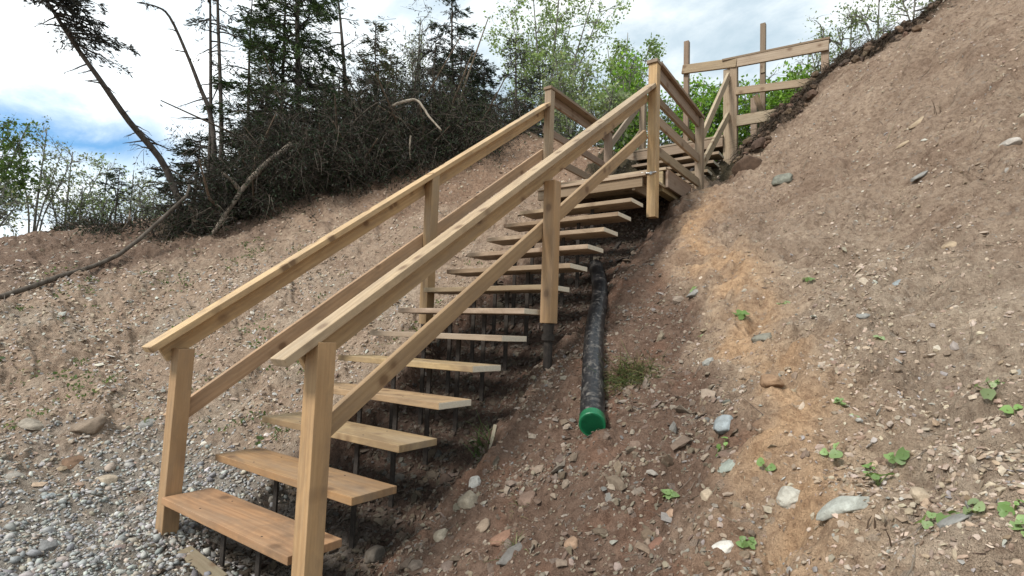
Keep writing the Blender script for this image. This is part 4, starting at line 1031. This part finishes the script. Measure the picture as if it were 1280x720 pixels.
SH = [(-2.75, 7.9, 1.9, .75, 'green bush behind the left landing rail', PALEL), (-1.9, 8.6, 1.9, .8, 'bright green bush left of the landing post', BRTL), (-2.4, 9.8, 2.3, .9, 'pale green bush farther behind the left landing rail', PALEL), (-1.1, 9.2, 1.7, .7, 'pale bush seen between the landing rails', DULL),
      (-.35, 8.6, 2.0, .6, 'bright green bush behind the fence, left of its thick post', BRTL), (.15, 9.0, 2.1, .55, 'bright green bush directly behind the thick fence post', BRTL), (.62, 8.9, 2.0, .5, 'bright green bush behind the tall thin post', BRTL), (1.35, 7.7, .75, .4, 'low bright green bush under the middle fence rail', BRTL), (-1.6, 7.3, 1.0, .55, 'low green bush beside the upper flight', PALEL),
      (1.05, 9.8, 2.0, .55, 'grey green bush behind the right half of the fence', DULL), (-3.4, 8.6, 1.5, .6, 'low green bush at the right end of the dark brush', DULL)]
for i, (x, y, h, sp, lab, cols) in enumerate(SH):
    leafy(lab, x, y, h, sp, 6, 3600 if cols is BRTL else 1700, .075, cols, 520 + i, 'bush', 'bush', .12, .022, None, 'green bushes behind the stairs')
SP = [(1.75, 7.6, 1.25, 'bare sapling behind the right end of the fence'), (2.10, 7.5, 1.15, 'thin sapling just right of the fence end'), (2.45, 7.4, .95, 'thin sapling on the bank crest, second to the right of the fence'), (2.85, 7.4, .85, 'thin sapling on the bank crest, third to the right of the fence'), (3.3, 7.4, .6, 'small sapling highest on the crest of the right bank'), (1.45, 8.2, 1.6, 'tall bare sapling behind the middle of the fence')]
for i, (x, y, h, lab) in enumerate(SP):
    leafy(lab, x, y, h, .32, 2, 520, .042, PALEL, 560 + i, 'sapling', 'sapling', .25, .012, None, 'saplings along the crest of the right bank', rise=.6)
FAR = [(-13.2, 1.2, 3.0, 1.3, [(.08, .13, .035), (.11, .17, .05), (.06, .09, .03)], 'dense green tree at the far left edge', 3600), (-14.6, 2.4, 3.1, 1.1, DULL, 'pale leafed tree next to the dense green tree at far left', 1500), (-15.4, 3.2, 2.8, 1.0, DULL, 'thin pale tree, second right of the dense green tree at far left', 900), (-15.0, 3.4, 1.8, .8, PALEL, 'short pale green tree in the middle of the far left row', 1100), (-16.0, 4.2, 2.7, .9, PALEL, 'rounded pale green tree in the far left row', 1500),
       (-15.2, 4.6, 2.4, .8, DULL, 'thin pale tree in the far left row, left of the small dark spruce', 1000), (-13.0, 4.3, 1.3, .8, DULL, 'pale bush at the right end of the far left row', 900), (-12.0, 1.2, 1.1, .7, DULL, 'low pale bush in front of the dense green tree at far left', 700), (-17.0, 5.6, 2.0, .9, PALEL, 'pale tree beyond the small dark spruce at left', 900)]
for i, (x, y, h, sp, cols, lab, nl) in enumerate(FAR):
    leafy(lab, x, y, h, sp, 4, nl if i == 0 else int(nl * .6), .08, cols, 600 + i, 'birch_tree', 'birch tree', .35, .035, None, 'pale trees at the far left')
p = b(-14.4, 4.0); conifer('small dark spruce alone in the far left row of pale trees', [p, p + np.array([0, 0, 1.2]), p + np.array([0, 0, 2.25])], .035, .55, .45, 22, .8, DKG, 640, 'spruce_tree', .3, 8)

# ------------------------------------------------------------------ light
SUN_AZ = math.radians(-166); SUN_EL = math.radians(46)
sd = bpy.data.lights.new('sun', 'SUN'); sd.energy = 2.7; sd.angle = math.radians(14); sd.color = (1, .95, .88)
so = bpy.data.objects.new('sun', sd); COL.objects.link(so)
sv = Vector((math.sin(SUN_AZ) * math.cos(SUN_EL), math.cos(SUN_AZ) * math.cos(SUN_EL), math.sin(SUN_EL)))
so.rotation_euler = sv.to_track_quat('Z', 'Y').to_euler(); so.location = (0, 0, 30)
W = bpy.data.worlds.new('World'); SC.world = W; W.use_nodes = True
nt = W.node_tree; nt.nodes.clear()
out = nt.nodes.new('ShaderNodeOutputWorld'); bg = nt.nodes.new('ShaderNodeBackground'); bg.inputs[1].default_value = .1
sky = nt.nodes.new('ShaderNodeTexSky'); sky.sky_type = 'NISHITA'; sky.sun_disc = False; sky.sun_elevation = SUN_EL; sky.sun_rotation = SUN_AZ
tc = nt.nodes.new('ShaderNodeTexCoord'); v = tc.outputs['Generated']
sp = nt.nodes.new('ShaderNodeSeparateXYZ'); nt.links.new(v, sp.inputs[0])
zc = mth(nt, 'ADD', mth(nt, 'MAXIMUM', sp.outputs[2], 0.0), .22)
cx = nt.nodes.new('ShaderNodeCombineXYZ'); nt.links.new(mth(nt, 'DIVIDE', sp.outputs[0], zc), cx.inputs[0]); nt.links.new(mth(nt, 'DIVIDE', sp.outputs[1], zc), cx.inputs[1])
cv = cx.outputs[0]
c1 = tex(nt, mapping(nt, cv, (2.3, 3.0, 1), (0, 0, .5)), 1.0, 10, .60, .25)
c2 = tex(nt, mapping(nt, cv, (1.0, 1.1, 1)), 1.1, 3, .5, .1)
cl = mth(nt, 'ADD', mth(nt, 'MULTIPLY', c1, .65), mth(nt, 'MULTIPLY', c2, .35))
cloud = ramp(nt, cl, [(.38, (3.6, 4.8, 5.6)), (.46, (5.2, 6.2, 6.9)), (.53, (7.3, 8.0, 8.3)), (.61, (10.2, 10.4, 10.4))])
# brighter where the sun stands behind the cloud
def glow(d, p, amt):
    n = nt.nodes.new('ShaderNodeVectorMath'); n.operation = 'DOT_PRODUCT'; nt.links.new(v, n.inputs[0]); n.inputs[1].default_value = Vector(d).normalized()
    return mth(nt, 'MULTIPLY', mth(nt, 'POWER', mth(nt, 'MAXIMUM', n.outputs['Value'], 0.0), p), amt)
gl = glow((-.905, .20, .375), 10.0, 3.5)
cg = nt.nodes.new('ShaderNodeCombineXYZ')
for i in range(3): nt.links.new(gl, cg.inputs[i])
cloud = mixc(nt, 1.0, cloud, cg.outputs[0], 'ADD')
# a gap of blue low in the west
gp = mth(nt, 'ADD', glow((-.967, .135, .215), 1.0, 1.0), mth(nt, 'MULTIPLY', mth(nt, 'SUBTRACT', c1, .5), .02))
band = mth(nt, 'ADD', sp.outputs[2], mth(nt, 'MULTIPLY', mth(nt, 'SUBTRACT', c1, .5), .10))
gap = mth(nt, 'MULTIPLY', ramp(nt, gp, [(.962, 0), (.985, 1)]), mth(nt, 'MULTIPLY', ramp(nt, band, [(.20, 0), (.25, 1)]), ramp(nt, band, [(.255, 1), (.315, 0)])))
gap = mth(nt, 'MULTIPLY', gap, .97)
blue = mixc(nt, 1.0, sky.outputs[0], (.72, 1.18, 1.45), 'MULTIPLY')
nt.links.new(mixc(nt, gap, cloud, blue), bg.inputs[0]); nt.links.new(bg.outputs[0], out.inputs[0])

SC.view_settings.view_transform = 'Standard'
try: SC.view_settings.look = 'None'
except Exception: pass
SC.view_settings.exposure = 0.42; SC.view_settings.gamma = 1.0; SC.view_settings.use_curve_mapping = False
